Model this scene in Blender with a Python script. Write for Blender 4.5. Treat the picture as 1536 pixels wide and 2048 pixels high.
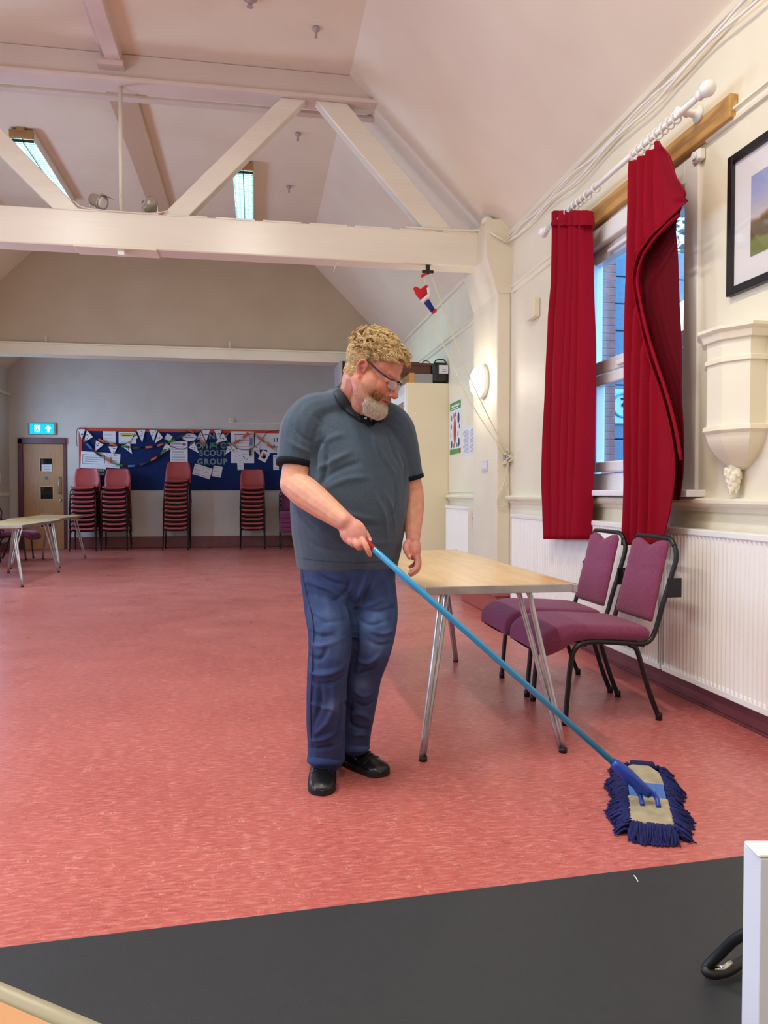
import bpy, bmesh, math, random
from math import sin, cos, pi, radians, atan2, sqrt, exp
from mathutils import Vector, Matrix, noise
from mathutils.bvhtree import BVHTree
V = Vector
random.seed(7)
scene = bpy.context.scene
for o in list(bpy.data.objects):
    bpy.data.objects.remove(o)

# ------------------------------------------------------------------ camera
FPX, CAM_H, YAW, PIT = 1500.0, 1.12, radians(9.75), radians(1.5)
CF = V((sin(YAW)*cos(PIT), cos(YAW)*cos(PIT), -sin(PIT)))
CR = V((cos(YAW), -sin(YAW), 0))
CU = CR.cross(CF)
CO = V((0, 0, CAM_H))
cam = bpy.data.objects.new('camera', bpy.data.cameras.new('camera'))
scene.collection.objects.link(cam)
cam.data.sensor_fit = 'VERTICAL'
cam.data.sensor_height = 36.0
cam.data.lens = FPX/2048*36.0
cam.data.clip_start = 0.02
cam.location = CO
cam.rotation_euler = (pi/2 - PIT, 0, -YAW)
scene.camera = cam
scene.view_settings.view_transform = 'Standard'
scene.view_settings.look = 'None'
scene.view_settings.gamma = 1
scene.view_settings.use_curve_mapping = False
scene.view_settings.exposure = 0.45

# ------------------------------------------------------------------ world and lights
world = bpy.data.worlds.new('sky')
scene.world = world
world.use_nodes = True
wb = world.node_tree.nodes['Background']
wb.inputs[0].default_value = (0.30, 0.62, 1.0, 1)
wb.inputs[1].default_value = 3.4

def area(name, loc, size, power, color, rot, spread=pi):
    l = bpy.data.lights.new(name, 'AREA')
    l.shape = 'RECTANGLE'; l.size, l.size_y = size
    l.energy = power; l.color = color; l.spread = spread
    o = bpy.data.objects.new(name, l)
    o.location = loc; o.rotation_euler = rot
    scene.collection.objects.link(o)
    return o
TUBE = (1.0, 0.96, 0.86)
DAY = (0.52, 0.70, 1.0)
XC = -1.20                                   # centre line of the hall
ZC = 4.97                                    # flat ceiling
LAMPS = [(-2.45, 2.4, 66), (-0.10, 2.4, 66), (-2.45, -0.9, 42), (-0.10, -0.9, 42), (-2.42, 9.5, 80), (-0.12, 9.9, 80)]
for lx, ly, pw in LAMPS:
    area('tube_light', (lx, ly, ZC-(0.14 if ly < 5 else 0.088)), (0.20, 1.74), pw, TUBE if ly < 5 else (0.62, 0.95, 1.0), (0, 0, 0))
LEFT_WINDOWS = [(0.2, 1.5), (3.6, 4.9), (8.2, 9.5), (13.3, 14.5)]
for (y0, y1), pw in zip(LEFT_WINDOWS, (60, 66, 80, 44)):
    area('daylight_left', (-4.95, (y0+y1)/2, 1.98), (1.6, y1-y0-0.1), pw, DAY, (0, -pi/2, 0))

# ------------------------------------------------------------------ pixel rays
def ray(x, y):
    return CF + CR*((x-768)/FPX) - CU*((y-1024)/FPX)
def onz(x, y, z):
    d = ray(x, y); return CO + d*((z-CAM_H)/d.z)
def onx(x, y, X):
    d = ray(x, y); return CO + d*(X/d.x)
def ony(x, y, Y):
    d = ray(x, y); return CO + d*(Y/d.y)
def P(x, y, d):
    return CO + ray(x, y)*d

# ------------------------------------------------------------------ materials
def lin(c):
    return tuple(((v/255)/12.92 if v <= 10 else (((v/255)+0.055)/1.055)**2.4) for v in c)
MATS = {}
def mat(name, c, rough=0.6, metal=0.0, spec=0.5, coat=0.0, sheen=0.0, var=0.0, vscale=8.0, bump=0.0, bscale=60.0, stretch=None, c2=None, emit=None, estr=0.0, sss=0.0):
    if name in MATS: return MATS[name]
    m = bpy.data.materials.new(name); m.use_nodes = True
    nt = m.node_tree; N = nt.nodes; L = nt.links
    b = N['Principled BSDF']
    base = lin(c)
    b.inputs['Base Color'].default_value = (*base, 1)
    b.inputs['Roughness'].default_value = rough
    b.inputs['Metallic'].default_value = metal
    b.inputs['Specular IOR Level'].default_value = spec
    b.inputs['Coat Weight'].default_value = coat
    b.inputs['Coat Roughness'].default_value = 0.15
    b.inputs['Sheen Weight'].default_value = sheen
    if sss: b.inputs['Subsurface Weight'].default_value = sss; b.inputs['Subsurface Radius'].default_value = (0.01, 0.004, 0.002); b.inputs['Subsurface Scale'].default_value = 1.0
    if emit: b.inputs['Emission Color'].default_value = (*lin(emit), 1); b.inputs['Emission Strength'].default_value = estr
    tc = N.new('ShaderNodeTexCoord'); mp = N.new('ShaderNodeMapping'); L.new(tc.outputs['Object'], mp.inputs[0])
    if stretch: mp.inputs['Scale'].default_value = stretch
    nz = N.new('ShaderNodeTexNoise'); nz.inputs['Scale'].default_value = vscale; nz.inputs['Detail'].default_value = 5; L.new(mp.outputs[0], nz.inputs[0])
    if var or c2:
        r = N.new('ShaderNodeValToRGB'); L.new(nz.outputs[0], r.inputs[0])
        e = r.color_ramp.elements
        d = lin(c2) if c2 else tuple(v*(1-var) for v in base)
        a = base if c2 else tuple(min(1, v*(1+var)) for v in base)
        e[0].position = 0.32; e[0].color = (*d, 1); e[1].position = 0.68; e[1].color = (*a, 1)
        L.new(r.outputs[0], b.inputs['Base Color'])
    if bump:
        n2 = N.new('ShaderNodeTexNoise'); n2.inputs['Scale'].default_value = bscale; n2.inputs['Detail'].default_value = 4; L.new(mp.outputs[0], n2.inputs[0])
        bp = N.new('ShaderNodeBump'); bp.inputs['Strength'].default_value = bump; bp.inputs['Distance'].default_value = 0.004
        L.new(n2.outputs[0], bp.inputs['Height']); L.new(bp.outputs[0], b.inputs['Normal'])
    MATS[name] = m
    return m

def floor_mat():
    m = mat('red_vinyl', (186, 84, 76), rough=0.33, spec=0.5)
    nt = m.node_tree; N = nt.nodes; L = nt.links; b = N['Principled BSDF']
    tc = N.new('ShaderNodeTexCoord')
    def noise_(scale, st, det=4):
        mp = N.new('ShaderNodeMapping'); mp.inputs['Scale'].default_value = st; L.new(tc.outputs['Object'], mp.inputs[0])
        n = N.new('ShaderNodeTexNoise'); n.inputs['Scale'].default_value = scale; n.inputs['Detail'].default_value = det; L.new(mp.outputs[0], n.inputs[0]); return n.outputs[0]
    def ramp(inp, p0, p1, c0, c1):
        r = N.new('ShaderNodeValToRGB'); L.new(inp, r.inputs[0]); e = r.color_ramp.elements
        e[0].position = p0; e[1].position = p1; e[0].color = c0; e[1].color = c1; return r.outputs[0]
    def mix(fac, a, c):
        x = N.new('ShaderNodeMix'); x.data_type = 'RGBA'; L.new(fac, x.inputs[0])
        if isinstance(a, tuple): x.inputs[6].default_value = a
        else: L.new(a, x.inputs[6])
        x.inputs[7].default_value = c; return x.outputs[2]
    W = (1, 1, 1, 1); K = (0, 0, 0, 1)
    g = lambda v: (v, v, v, 1)
    col = ramp(noise_(1.1, (1, 1, 1), 3), 0.3, 0.7, (*lin((178, 90, 84)), 1), (*lin((192, 104, 97)), 1))
    col = mix(ramp(noise_(48, (0.45, 1.6, 1), 8), 0.48, 0.66, K, g(.55)), col, (*lin((218, 138, 128)), 1))
    col = mix(ramp(noise_(62, (0.4, 1.5, 1), 8), 0.52, 0.70, K, g(.60)), col, (*lin((146, 66, 62)), 1))
    col = mix(ramp(noise_(150, (0.5, 1.5, 1), 4), 0.62, 0.68, K, g(.5)), col, (*lin((230, 160, 146)), 1))
    # worn hairline scratches and scuffs: thin ridges of noise, patchy
    def ridge(scale, st, width, thr, amt):
        n = noise_(scale, st, 3)
        a = N.new('ShaderNodeMath'); a.operation = 'SUBTRACT'; L.new(n, a.inputs[0]); a.inputs[1].default_value = 0.5
        c = N.new('ShaderNodeMath'); c.operation = 'ABSOLUTE'; L.new(a.outputs[0], c.inputs[0])
        r1 = ramp(c.outputs[0], 0.0, width, g(amt), K)
        r2 = ramp(noise_(scale*.8, (st[1], st[0], 1), 2), thr, thr+.06, K, W)
        m_ = N.new('ShaderNodeMath'); m_.operation = 'MULTIPLY'; L.new(r1, m_.inputs[0]); L.new(r2, m_.inputs[1]); return m_.outputs[0]
    for sc_, st_, w_, th_, am_ in ((7, (0.5, 2.2, 1), .006, .55, .55), (11, (2.4, .6, 1), .007, .57, .5), (16, (1, 1.3, 1), .008, .60, .45)):
        col = mix(ridge(sc_, st_, w_, th_, am_), col, (*lin((236, 182, 162)), 1))
    L.new(col, b.inputs['Base Color'])
    rr = ramp(noise_(3.0, (1, 1, 1), 6), 0.3, 0.7, (0.26, 0.26, 0.26, 1), (0.42, 0.42, 0.42, 1))
    L.new(rr, b.inputs['Roughness'])
    bp = N.new('ShaderNodeBump'); bp.inputs['Strength'].default_value = 0.10; bp.inputs['Distance'].default_value = 0.003
    L.new(noise_(60, (0.6, 1.4, 1)), bp.inputs['Height']); L.new(bp.outputs[0], b.inputs['Normal'])
    return m

def plaster_mat(name, c, c2, bump=0.12, rough=0.55):
    return mat(name, c, rough=rough, c2=c2, vscale=2.2, bump=bump, bscale=28)

def tint_mat(name, rough, base_tint='tint', sss=0.0, bump=0.15, bscale=220, sheen=0):
    m = mat(name, (200, 150, 130), rough=rough, sss=sss, bump=bump, bscale=bscale, sheen=sheen)
    nt = m.node_tree; N = nt.nodes; L = nt.links
    a = N.new('ShaderNodeVertexColor'); a.layer_name = base_tint
    mx = N.new('ShaderNodeMix'); mx.data_type = 'RGBA'; mx.blend_type = 'MULTIPLY'; mx.inputs[0].default_value = 1
    nz = [n for n in N if n.type == 'TEX_NOISE'][0]
    nz.inputs['Scale'].default_value = 45
    r = N.new('ShaderNodeValToRGB'); L.new(nz.outputs[0], r.inputs[0]); e = r.color_ramp.elements
    e[0].position = .3; e[0].color = (.84, .82, .82, 1); e[1].position = .7; e[1].color = (1, 1, 1, 1)
    L.new(a.outputs[0], mx.inputs[6]); L.new(r.outputs[0], mx.inputs[7]); L.new(mx.outputs[2], N['Principled BSDF'].inputs['Base Color'])
    return m

def glass_mat(name, tintc=(1, 1, 1), gloss=0.08):
    m = bpy.data.materials.new(name); m.use_nodes = True; nt = m.node_tree; N = nt.nodes; L = nt.links
    N.remove(N['Principled BSDF'])
    t = N.new('ShaderNodeBsdfTransparent'); t.inputs[0].default_value = (*tintc, 1)
    g = N.new('ShaderNodeBsdfGlossy'); g.inputs['Roughness'].default_value = 0.03
    mx = N.new('ShaderNodeMixShader'); mx.inputs[0].default_value = gloss
    L.new(t.outputs[0], mx.inputs[1]); L.new(g.outputs[0], mx.inputs[2]); L.new(mx.outputs[0], N['Material Output'].inputs[0])
    return m

M_FLOOR = floor_mat()
M_WALL = plaster_mat('cream_wall_paint', (232, 224, 200), (224, 214, 190))
M_WALLFAR = plaster_mat('off_white_wall_paint', (212, 206, 198), (204, 198, 190))
M_CEIL = plaster_mat('pink_ceiling_paint', (234, 221, 200), (229, 215, 194), bump=0.04, rough=0.8)
M_BEAM = mat('gloss_white_paint', (238, 232, 214), rough=0.27, c2=(230, 221, 204), vscale=1.5, bump=0.35, bscale=7, stretch=(0.4, 1, 3))
M_CREAM = mat('cream_gloss', (238, 231, 208), rough=0.35, c2=(232, 224, 200), vscale=3, bump=0.1, bscale=20)
M_WHITE = mat('white_gloss', (240, 238, 232), rough=0.3, spec=0.5)
M_UPVC = mat('white_upvc', (238, 236, 240), rough=0.25)
M_SKIRT = mat('maroon_skirting', (126, 66, 68), rough=0.4, c2=(112, 56, 60), vscale=6)
M_OAK = mat('oak_veneer', (186, 136, 84), rough=0.4, c2=(170, 120, 70), vscale=5, stretch=(6, 6, 0.7))
M_PINE = mat('pine_batten', (206, 160, 92), rough=0.45, c2=(184, 134, 68), vscale=5, stretch=(8, 0.8, 8))
M_TABLE = mat('beech_laminate', (222, 188, 138), rough=0.3, c2=(206, 166, 112), vscale=4, stretch=(5, 0.8, 1))
M_ALU = mat('aluminium', (200, 198, 200), rough=0.32, metal=0.85, c2=(176, 174, 176), vscale=12)
M_BLACK = mat('black_metal', (26, 25, 28), rough=0.38, metal=0.2)
M_BLACKP = mat('black_plastic', (18, 18, 20), rough=0.45)
M_PURPLE = mat('purple_fabric', (136, 58, 98), rough=0.85, sheen=0.15, c2=(112, 42, 76), vscale=160, bump=0.3, bscale=260)
M_REDP = mat('red_polypropylene', (170, 62, 62), rough=0.4, bump=0.05, bscale=200)
M_REDP2 = mat('dark_plastic_frame', (22, 20, 22), rough=0.5)
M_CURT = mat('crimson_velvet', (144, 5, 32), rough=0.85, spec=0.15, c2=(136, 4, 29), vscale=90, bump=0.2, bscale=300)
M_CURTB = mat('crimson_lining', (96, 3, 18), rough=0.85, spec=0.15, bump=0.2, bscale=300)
M_PAPER = mat('white_paper', (226, 226, 232), rough=0.8)
M_INK = mat('black_ink', (30, 30, 34), rough=0.8)
M_GREYINK = mat('grey_ink', (120, 120, 128), rough=0.8)
M_FELT = mat('blue_felt', (14, 40, 98), rough=0.95, c2=(10, 32, 84), vscale=20)
M_ORANGE = mat('orange_border', (196, 66, 34), rough=0.6)
M_STAGE = mat('black_stage_vinyl', (38, 42, 47), rough=0.5, c2=(34, 38, 43), vscale=60, bump=0.1, bscale=200)
M_GLASS = glass_mat('window_glass', (0.9, 0.97, 1.0), 0.10)
M_LENS = glass_mat('spectacle_lens', (0.93, 0.95, 0.97), 0.14)
M_GREY = mat('grey_card', (118, 146, 138), rough=0.8)

# ------------------------------------------------------------------ mesh helpers
def box(bm, lo, hi, bev=0.0, mi=0, R=None, seg=2):
    lo = V(lo); hi = V(hi); c = (lo+hi)/2; s = hi-lo
    r = bmesh.ops.create_cube(bm, size=1)
    vs = r['verts']
    for v in vs: v.co = V((v.co.x*s.x, v.co.y*s.y, v.co.z*s.z))
    fs = set(f for v in vs for f in v.link_faces)
    if bev:
        es = list(set(e for v in vs for e in v.link_edges))
        rr = bmesh.ops.bevel(bm, geom=es, offset=min(bev, min(s)*0.45), segments=seg, profile=0.5, affect='EDGES')
        vs = list(set(rr['verts']) | set(v for v in vs if v.is_valid)); fs = set(f for v in vs for f in v.link_faces)
    for v in vs:
        v.co = (R @ v.co if R else v.co) + c
    for f in fs: f.material_index = mi
    return vs
def obox(bm, c, s, R=None, bev=0.0, mi=0):
    c = V(c); s = V(s)
    return box(bm, c-s/2, c+s/2, bev, mi, R)
def frame_of(d, hint=V((0, 0, 1))):
    d = d.normalized()
    if abs(d.dot(hint)) > 0.98: hint = V((1, 0, 0))
    a = d.cross(hint).normalized(); b = a.cross(d).normalized()
    return a, b
def catmull(pts, n=4):
    pts = [V(p) for p in pts]
    if len(pts) < 3 or n <= 1: return pts
    out = []
    for i in range(len(pts)-1):
        p0 = pts[i-1] if i else pts[0]*2-pts[1]
        p1, p2 = pts[i], pts[i+1]
        p3 = pts[i+2] if i+2 < len(pts) else p2*2-p1
        for k in range(n):
            t = k/n
            out.append(0.5*((2*p1)+(-p0+p2)*t+(2*p0-5*p1+4*p2-p3)*t*t+(-p0+3*p1-3*p2+p3)*t**3))
    out.append(pts[-1]); return out
def cat1(vals, n):
    return [v.x for v in catmull([V((a, 0, 0)) for a in vals], n)]
def tube(bm, pts, r, seg=10, closed=False, mi=0, cap=True, flat=None, hint=None):
    """sweep a circle (or ellipse via flat=(a,b)) along points"""
    pts = [V(p) for p in pts]; n = len(pts)
    rs = r if isinstance(r, (list, tuple)) else [r]*n
    rings = []; a = None
    for i, p in enumerate(pts):
        if closed: d = pts[(i+1) % n]-pts[i-1]
        else: d = pts[min(i+1, n-1)]-pts[max(i-1, 0)]
        if d.length < 1e-9: d = V((0, 0, 1))
        d.normalize()
        if hint is not None: a, b = frame_of(d, hint)
        elif a is None: a, b = frame_of(d)
        else:
            a = (a-d*a.dot(d)).normalized(); b = d.cross(a) * -1
            b = a.cross(d)
        fa, fb = flat if flat else (1, 1)
        rings.append([bm.verts.new(p+a*(cos(2*pi*k/seg)*rs[i]*fa)+b*(sin(2*pi*k/seg)*rs[i]*fb)) for k in range(seg)])
    m = n if closed else n-1
    for i in range(m):
        A, B = rings[i], rings[(i+1) % n]
        for k in range(seg):
            f = bm.faces.new((A[k], A[(k+1) % seg], B[(k+1) % seg], B[k])); f.material_index = mi; f.smooth = True
    if cap and not closed:
        for R_, rev in ((rings[0], True), (rings[-1], False)):
            f = bm.faces.new(R_[::-1] if rev else R_); f.material_index = mi
    return rings
def cyl(bm, p0, p1, r, seg=20, mi=0):
    tube(bm, [p0, p1], r, seg, mi=mi)
def limb(bm, pts, rads, n=5, seg=14):
    """rounded tapered organic tube, closed"""
    P_ = catmull(pts, n) if len(pts) > 2 else [V(pts[0]).lerp(V(pts[1]), k/6) for k in range(7)]
    if len(pts) > 2: R_ = cat1(rads, n)
    else: R_ = [rads[0]+(rads[1]-rads[0])*k/6 for k in range(7)]
    tube(bm, P_, R_, seg)
    ball(bm, P_[0], (R_[0],)*3, seg=seg); ball(bm, P_[-1], (R_[-1],)*3, seg=seg)
def ball(bm, c, r, R=None, seg=16, mi=0):
    if not isinstance(r, (list, tuple)): r = (r, r, r)
    g = bmesh.ops.create_uvsphere(bm, u_segments=seg, v_segments=max(6, seg*3//4), radius=1)
    c = V(c)
    for v in g['verts']:
        w = V((v.co.x*r[0], v.co.y*r[1], v.co.z*r[2])); v.co = (R @ w if R else w)+c
    for f in set(f for v in g['verts'] for f in v.link_faces): f.smooth = True; f.material_index = mi
    return g['verts']
def grid(bm, fn, nu, nv, mi=0, smooth=True, closeu=False):
    vs = [[bm.verts.new(fn(i/(nu if closeu else nu-1), j/(nv-1))) for i in range(nu)] for j in range(nv)]
    for j in range(nv-1):
        for i in range(nu if closeu else nu-1):
            f = bm.faces.new((vs[j][i], vs[j][(i+1) % nu], vs[j+1][(i+1) % nu], vs[j+1][i])); f.smooth = smooth; f.material_index = mi
    return vs
def prism(bm, poly, ext, mi=0):
    """poly: list of 3D points, ext: extrusion vector"""
    ext = V(ext)
    a = [bm.verts.new(V(p)) for p in poly]; b = [bm.verts.new(V(p)+ext) for p in poly]; n = len(poly)
    bm.faces.new(a[::-1]).material_index = mi; bm.faces.new(b).material_index = mi
    for i in range(n):
        bm.faces.new((a[i], a[(i+1) % n], b[(i+1) % n], b[i])).material_index = mi
def lathe(bm, prof, c, axis=V((0, 0, 1)), seg=24, mi=0):
    axis = V(axis).normalized(); a, b = frame_of(axis); c = V(c)
    rings = [[bm.verts.new(c+axis*h+(a*cos(2*pi*k/seg)+b*sin(2*pi*k/seg))*max(r, 1e-4)) for k in range(seg)] for r, h in prof]
    for A, B in zip(rings, rings[1:]):
        for k in range(seg):
            f = bm.faces.new((A[k], A[(k+1) % seg], B[(k+1) % seg], B[k])); f.smooth = True; f.material_index = mi
    bm.faces.new(rings[0][::-1]).material_index = mi; bm.faces.new(rings[-1]).material_index = mi
def BM(): return bmesh.new()
col = scene.collection
def obj(name, bm, mats, parent=None, origin=None, fix=True, thick=0, bevel=0):
    """link a bmesh as one object; vertices given in world space, stored about origin"""
    if fix: bmesh.ops.recalc_face_normals(bm, faces=bm.faces)
    me = bpy.data.meshes.new(name)
    o0 = V(origin) if origin is not None else (V(parent['_w']) if parent is not None and '_w' in parent else V((0, 0, 0)))
    if parent is None and origin is None and len(bm.verts):
        xs = [v.co for v in bm.verts]
        o0 = V(((min(c.x for c in xs)+max(c.x for c in xs))/2, (min(c.y for c in xs)+max(c.y for c in xs))/2, min(c.z for c in xs)))
    for v in bm.verts: v.co -= o0
    bm.to_mesh(me); bm.free()
    for m in (mats if isinstance(mats, (list, tuple)) else [mats]): me.materials.append(m)
    o = bpy.data.objects.new(name, me); col.objects.link(o)
    if parent is not None:
        o.parent = parent
        pw = V(parent['_w']) if '_w' in parent else V((0, 0, 0)); o.location = o0-pw
    else: o.location = o0
    o['_w'] = tuple(o0)
    if thick:
        md = o.modifiers.new('solid', 'SOLIDIFY'); md.thickness = thick; md.offset = 0
    if bevel:
        md = o.modifiers.new('bevel', 'BEVEL'); md.width = bevel; md.segments = 2; md.limit_method = 'ANGLE'
    return o
def tag(o, label=None, cat=None, group=None, kind=None):
    if label: o['label'] = label
    if cat: o['category'] = cat
    if group: o['group'] = group
    if kind: o['kind'] = kind
    return o
def thing(name, loc, label, cat, group=None):
    o = bpy.data.objects.new(name, None); col.objects.link(o); o.empty_display_size = 0.1
    o.location = loc; o['_w'] = tuple(V(loc))
    return tag(o, label, cat, group)
def struct(name, bm, m, **k):
    o = obj(name, bm, m, **k); o['kind'] = 'structure'; return o
def copy_tree(o, parent=None):
    c = o.copy(); col.objects.link(c); c.parent = parent
    for ch in o.children: copy_tree(ch, c)
    return c
def remesh(bm, voxel, smooth=4, fac=0.5):
    me = bpy.data.meshes.new('tmp'); bm.to_mesh(me); bm.free()
    o = bpy.data.objects.new('tmp', me); col.objects.link(o)
    md = o.modifiers.new('r', 'REMESH'); md.mode = 'VOXEL'; md.voxel_size = voxel; md.use_smooth_shade = True
    if smooth:
        s = o.modifiers.new('s', 'SMOOTH'); s.factor = fac; s.iterations = smooth
    dg = bpy.context.evaluated_depsgraph_get(); dg.update()
    m2 = bpy.data.meshes.new_from_object(o.evaluated_get(dg))
    bpy.data.objects.remove(o); bpy.data.meshes.remove(me)
    out = BM(); out.from_mesh(m2); bpy.data.meshes.remove(m2)
    for f in out.faces: f.smooth = True
    return out

# ================================================================== THE HALL
XL, XR = -4.73, 2.33
YB, YH, YF = -3.2, 12.5, 15.7
ZE = 3.52
SX = ZC-ZE                                   # run of the 45 degree slope

def wall_with_holes(axis, pos, thick, a0, a1, z0, z1, holes, m, name):
    """axis 'x': wall in the plane x=pos spanning y; holes = [(a,b,z,z2)]"""
    bm = BM()
    cuts = sorted(set([a0, a1]+[h[0] for h in holes]+[h[1] for h in holes]))
    for c0, c1 in zip(cuts, cuts[1:]):
        hs = sorted([(h[2], h[3]) for h in holes if h[0] <= c0+1e-6 and h[1] >= c1-1e-6])
        z = z0
        for h0, h1 in hs+[(z1, z1)]:
            if h0 > z:
                lo, hi = min(pos, pos+thick), max(pos, pos+thick)
                if axis == 'x': box(bm, (lo, c0, z), (hi, c1, h0))
                else: box(bm, (c0, lo, z), (c1, hi, h0))
            z = max(z, h1)
    return struct(name, bm, m, origin=(0, 0, 0))

bm = BM(); box(bm, (XL-0.3, YB-0.3, -0.1), (XR+0.3, YF+0.3, 0)); struct('floor', bm, M_FLOOR, origin=(0, 0, 0))
WIN = (3.79, 5.08, 1.13, 2.80)
wall_with_holes('x', XR, 0.13, YB-0.2, YF+0.2, 0, ZE+0.1, [WIN], M_WALL, 'wall_right')
wall_with_holes('x', XL, -0.22, YB-0.2, YF+0.2, 0, ZE+0.1, [(a, b, 1.15, 2.8) for a, b in LEFT_WINDOWS], M_WALLFAR, 'wall_left')
wall_with_holes('y', YB, -0.2, XL, XR, 0, ZC+0.2, [], M_WALL, 'wall_back')
DOOR = (-4.50, -3.70, 0.0, 2.10)
wall_with_holes('y', YF, 0.2, XL, XR, 0, ZC+0.2, [DOOR], M_WALLFAR, 'wall_far')
# header wall over the wide opening
bm = BM(); box(bm, (XL, YH, 3.43), (XR, YH+0.22, ZC+0.05)); struct('wall_header', bm, mat('tan_wall_paint', (196, 178, 150), rough=0.6, c2=(190, 170, 142), vscale=2), origin=(0, 0, 0))
bm = BM(); box(bm, (XL, YH-0.05, 3.27), (XR, YH+0.27, 3.45), 0.006); box(bm, (XL, YH-0.075, 3.425), (XR, YH, 3.45), 0.004)
for x in (-3.2, -0.4): box(bm, (x, YH-0.06, 3.45), (x+0.012, YH-0.05, 3.56))
struct('trim_1', bm, M_CREAM, origin=(0, 0, 0))
# ceiling: flat middle and two slopes
bm = BM()
prof = [(XL, ZE), (XL+SX, ZC), (XR-SX, ZC), (XR, ZE)]
prof2 = [(XR+0.15, ZE), (XR-SX+0.05, ZC+0.15), (XL+SX-0.05, ZC+0.15), (XL-0.15, ZE)]
poly = [(x, YB-0.2, z) for x, z in prof]+[(x, YB-0.2, z) for x, z in prof2]
prism(bm, poly, (0, YF-YB+0.4, 0)); struct('ceiling', bm, M_CEIL, origin=(0, 0, 0))
# skirting
bm = BM(); box(bm, (XR-0.03, YB, 0), (XR, 6.4, 0.17), 0.008); box(bm, (XR-0.03, 7.5, 0), (XR, YF, 0.17), 0.008)
tube(bm, [(XR-0.032, YB, 0.008), (XR-0.032, 6.4, 0.008)], 0.009, 6)
struct('baseboard_right', bm, M_SKIRT, origin=(0, 0, 0))
bm = BM(); box(bm, (-3.62, YF-0.03, 0), (XR, YF, 0.23), 0.01); struct('baseboard_far', bm, M_SKIRT, origin=(0, 0, 0))
bm = BM(); box(bm, (XL, YB, 0), (XL+0.03, YF, 0.17), 0.008); struct('baseboard_left', bm, M_SKIRT, origin=(0, 0, 0))
# picture rail, dado rail, cornice bead and board joints on the right wall
def rail(bm, y0, y1, z, prof):
    poly = [(XR-dx, y0, z+dz) for dx, dz in prof]
    prism(bm, poly, (0, y1-y0, 0))
PR = [(0, 0), (0.018, 0.005), (0.022, 0.02), (0.012, 0.028), (0.014, 0.045), (0.03, 0.052), (0.03, 0.064), (0.010, 0.075), (0, 0.075)]
bm = BM(); rail(bm, YB, 3.60, 2.93, PR); rail(bm, 5.25, 6.58, 2.93, PR); rail(bm, 7.48, YF, 2.93, PR); struct('trim_2', bm, M_CREAM, origin=(0, 0, 0))
DR = [(0, 0), (0.015, 0.0), (0.022, 0.02), (0.05, 0.03), (0.062, 0.045), (0.062, 0.06), (0.05, 0.068), (0, 0.075)]
bm = BM(); rail(bm, YB, 6.62, 1.02, DR); rail(bm, 7.5, 8.85, 1.02, DR); struct('trim_3', bm, M_CREAM, origin=(0, 0, 0))
bm = BM(); rail(bm, YB, YF, ZE-0.05, [(0, 0), (0.02, 0.01), (0.03, 0.04), (0, 0.06)]); struct('trim_4', bm, M_WALL, origin=(0, 0, 0))
# thin board panel behind the posters
bm = BM(); box(bm, (XR-0.012, 7.6, 1.12), (XR, 8.85, 2.55), 0.003); struct('trim_5', bm, M_CREAM, origin=(0, 0, 0))
bm = BM(); box(bm, (XL, YB, 1.05), (XL+0.03, YF, 1.12), 0.008); box(bm, (XL, YB, 3.0), (XL+0.03, YF, 3.06), 0.008); struct('trim_6', bm, M_CREAM, origin=(0, 0, 0))
# wall pier under the truss, with its corbelled head and plinth
bm = BM()
box(bm, (2.20, 6.66, 0), (XR, 7.42, 3.3), 0.012)
prism(bm, [(2.197, 6.655, 2.95), (XR, 6.655, 2.95), (XR, 6.655, 3.62), (2.10, 6.655, 3.62), (2.10, 6.655, 3.28)], (0, 0.77, 0))
struct('wall_pier', bm, M_WALL, origin=(0, 0, 0))
bm = BM(); box(bm, (2.11, 6.40, 0), (XR, 7.52, 0.20), 0.012); box(bm, (2.085, 6.375, 0.19), (XR, 7.545, 0.225), 0.01)
struct('baseboard_pier', bm, mat('terracotta_plinth', (160, 84, 74), rough=0.4), origin=(0, 0, 0))

# ---- window_1 in the right wall
y0, y1, z0, z1 = WIN
w = thing('window_1', (XR+0.08, (y0+y1)/2, z0), None, None); w['kind'] = 'structure'
bm = BM(); fx0, fx1 = XR+0.035, XR+0.105
for a, b, c, d in ((y0, y0+0.07, z0, z1), (y1-0.07, y1, z0, z1), (y0+.07, y1-.07, z0, z0+0.12), (y0+.07, y1-.07, z1-0.09, z1), (y0+.07, y1-.07, 1.94, 2.03)):
    box(bm, (fx0, a, c), (fx1, b, d), 0.008)
box(bm, (fx0-0.01, y1-0.09, z0+0.1), (fx0+0.02, y1-0.075, z1-0.08), 0.003)
obj('window_frame', bm, M_UPVC, w)
bm = BM(); s0, s1, t0, t1 = y0+0.08, y1-0.08, z0+0.13, 1.93
for a, b, c, d in ((s0, s0+0.075, t0, t1), (s1-0.075, s1, t0, t1), (s0+.075, s1-.075, t0, t0+0.07), (s0+.075, s1-.075, t1-0.075, t1)):
    box(bm, (fx0-0.018, a, c), (fx1-0.02, b, d), 0.008)
obj('opening_sash', bm, M_UPVC, w)
bm = BM(); box(bm, (XR+0.075, y0+0.06, 2.02), (XR+0.085, y1-0.06, z1-0.08)); obj('pane', bm, M_GLASS, w)
bm = BM(); box(bm, (XR+0.06, s0+0.06, t0+0.06), (XR+0.07, s1-0.06, t1-0.06)); obj('pane', bm, M_GLASS, w)
bm = BM(); box(bm, (fx0-0.03, 4.30, z1-0.075), (fx0, 4.75, z1-0.05), 0.006); box(bm, (fx0-0.03, 4.25, 1.955), (fx0, 4.62, 1.985), 0.006)
obj('trickle_vent', bm, M_WHITE, w)
bm = BM(); box(bm, (2.225, 3.60, 1.095), (XR+0.04, 5.17, 1.135), 0.008); obj('window_sill', bm, M_UPVC, w)
bm = BM()
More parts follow.
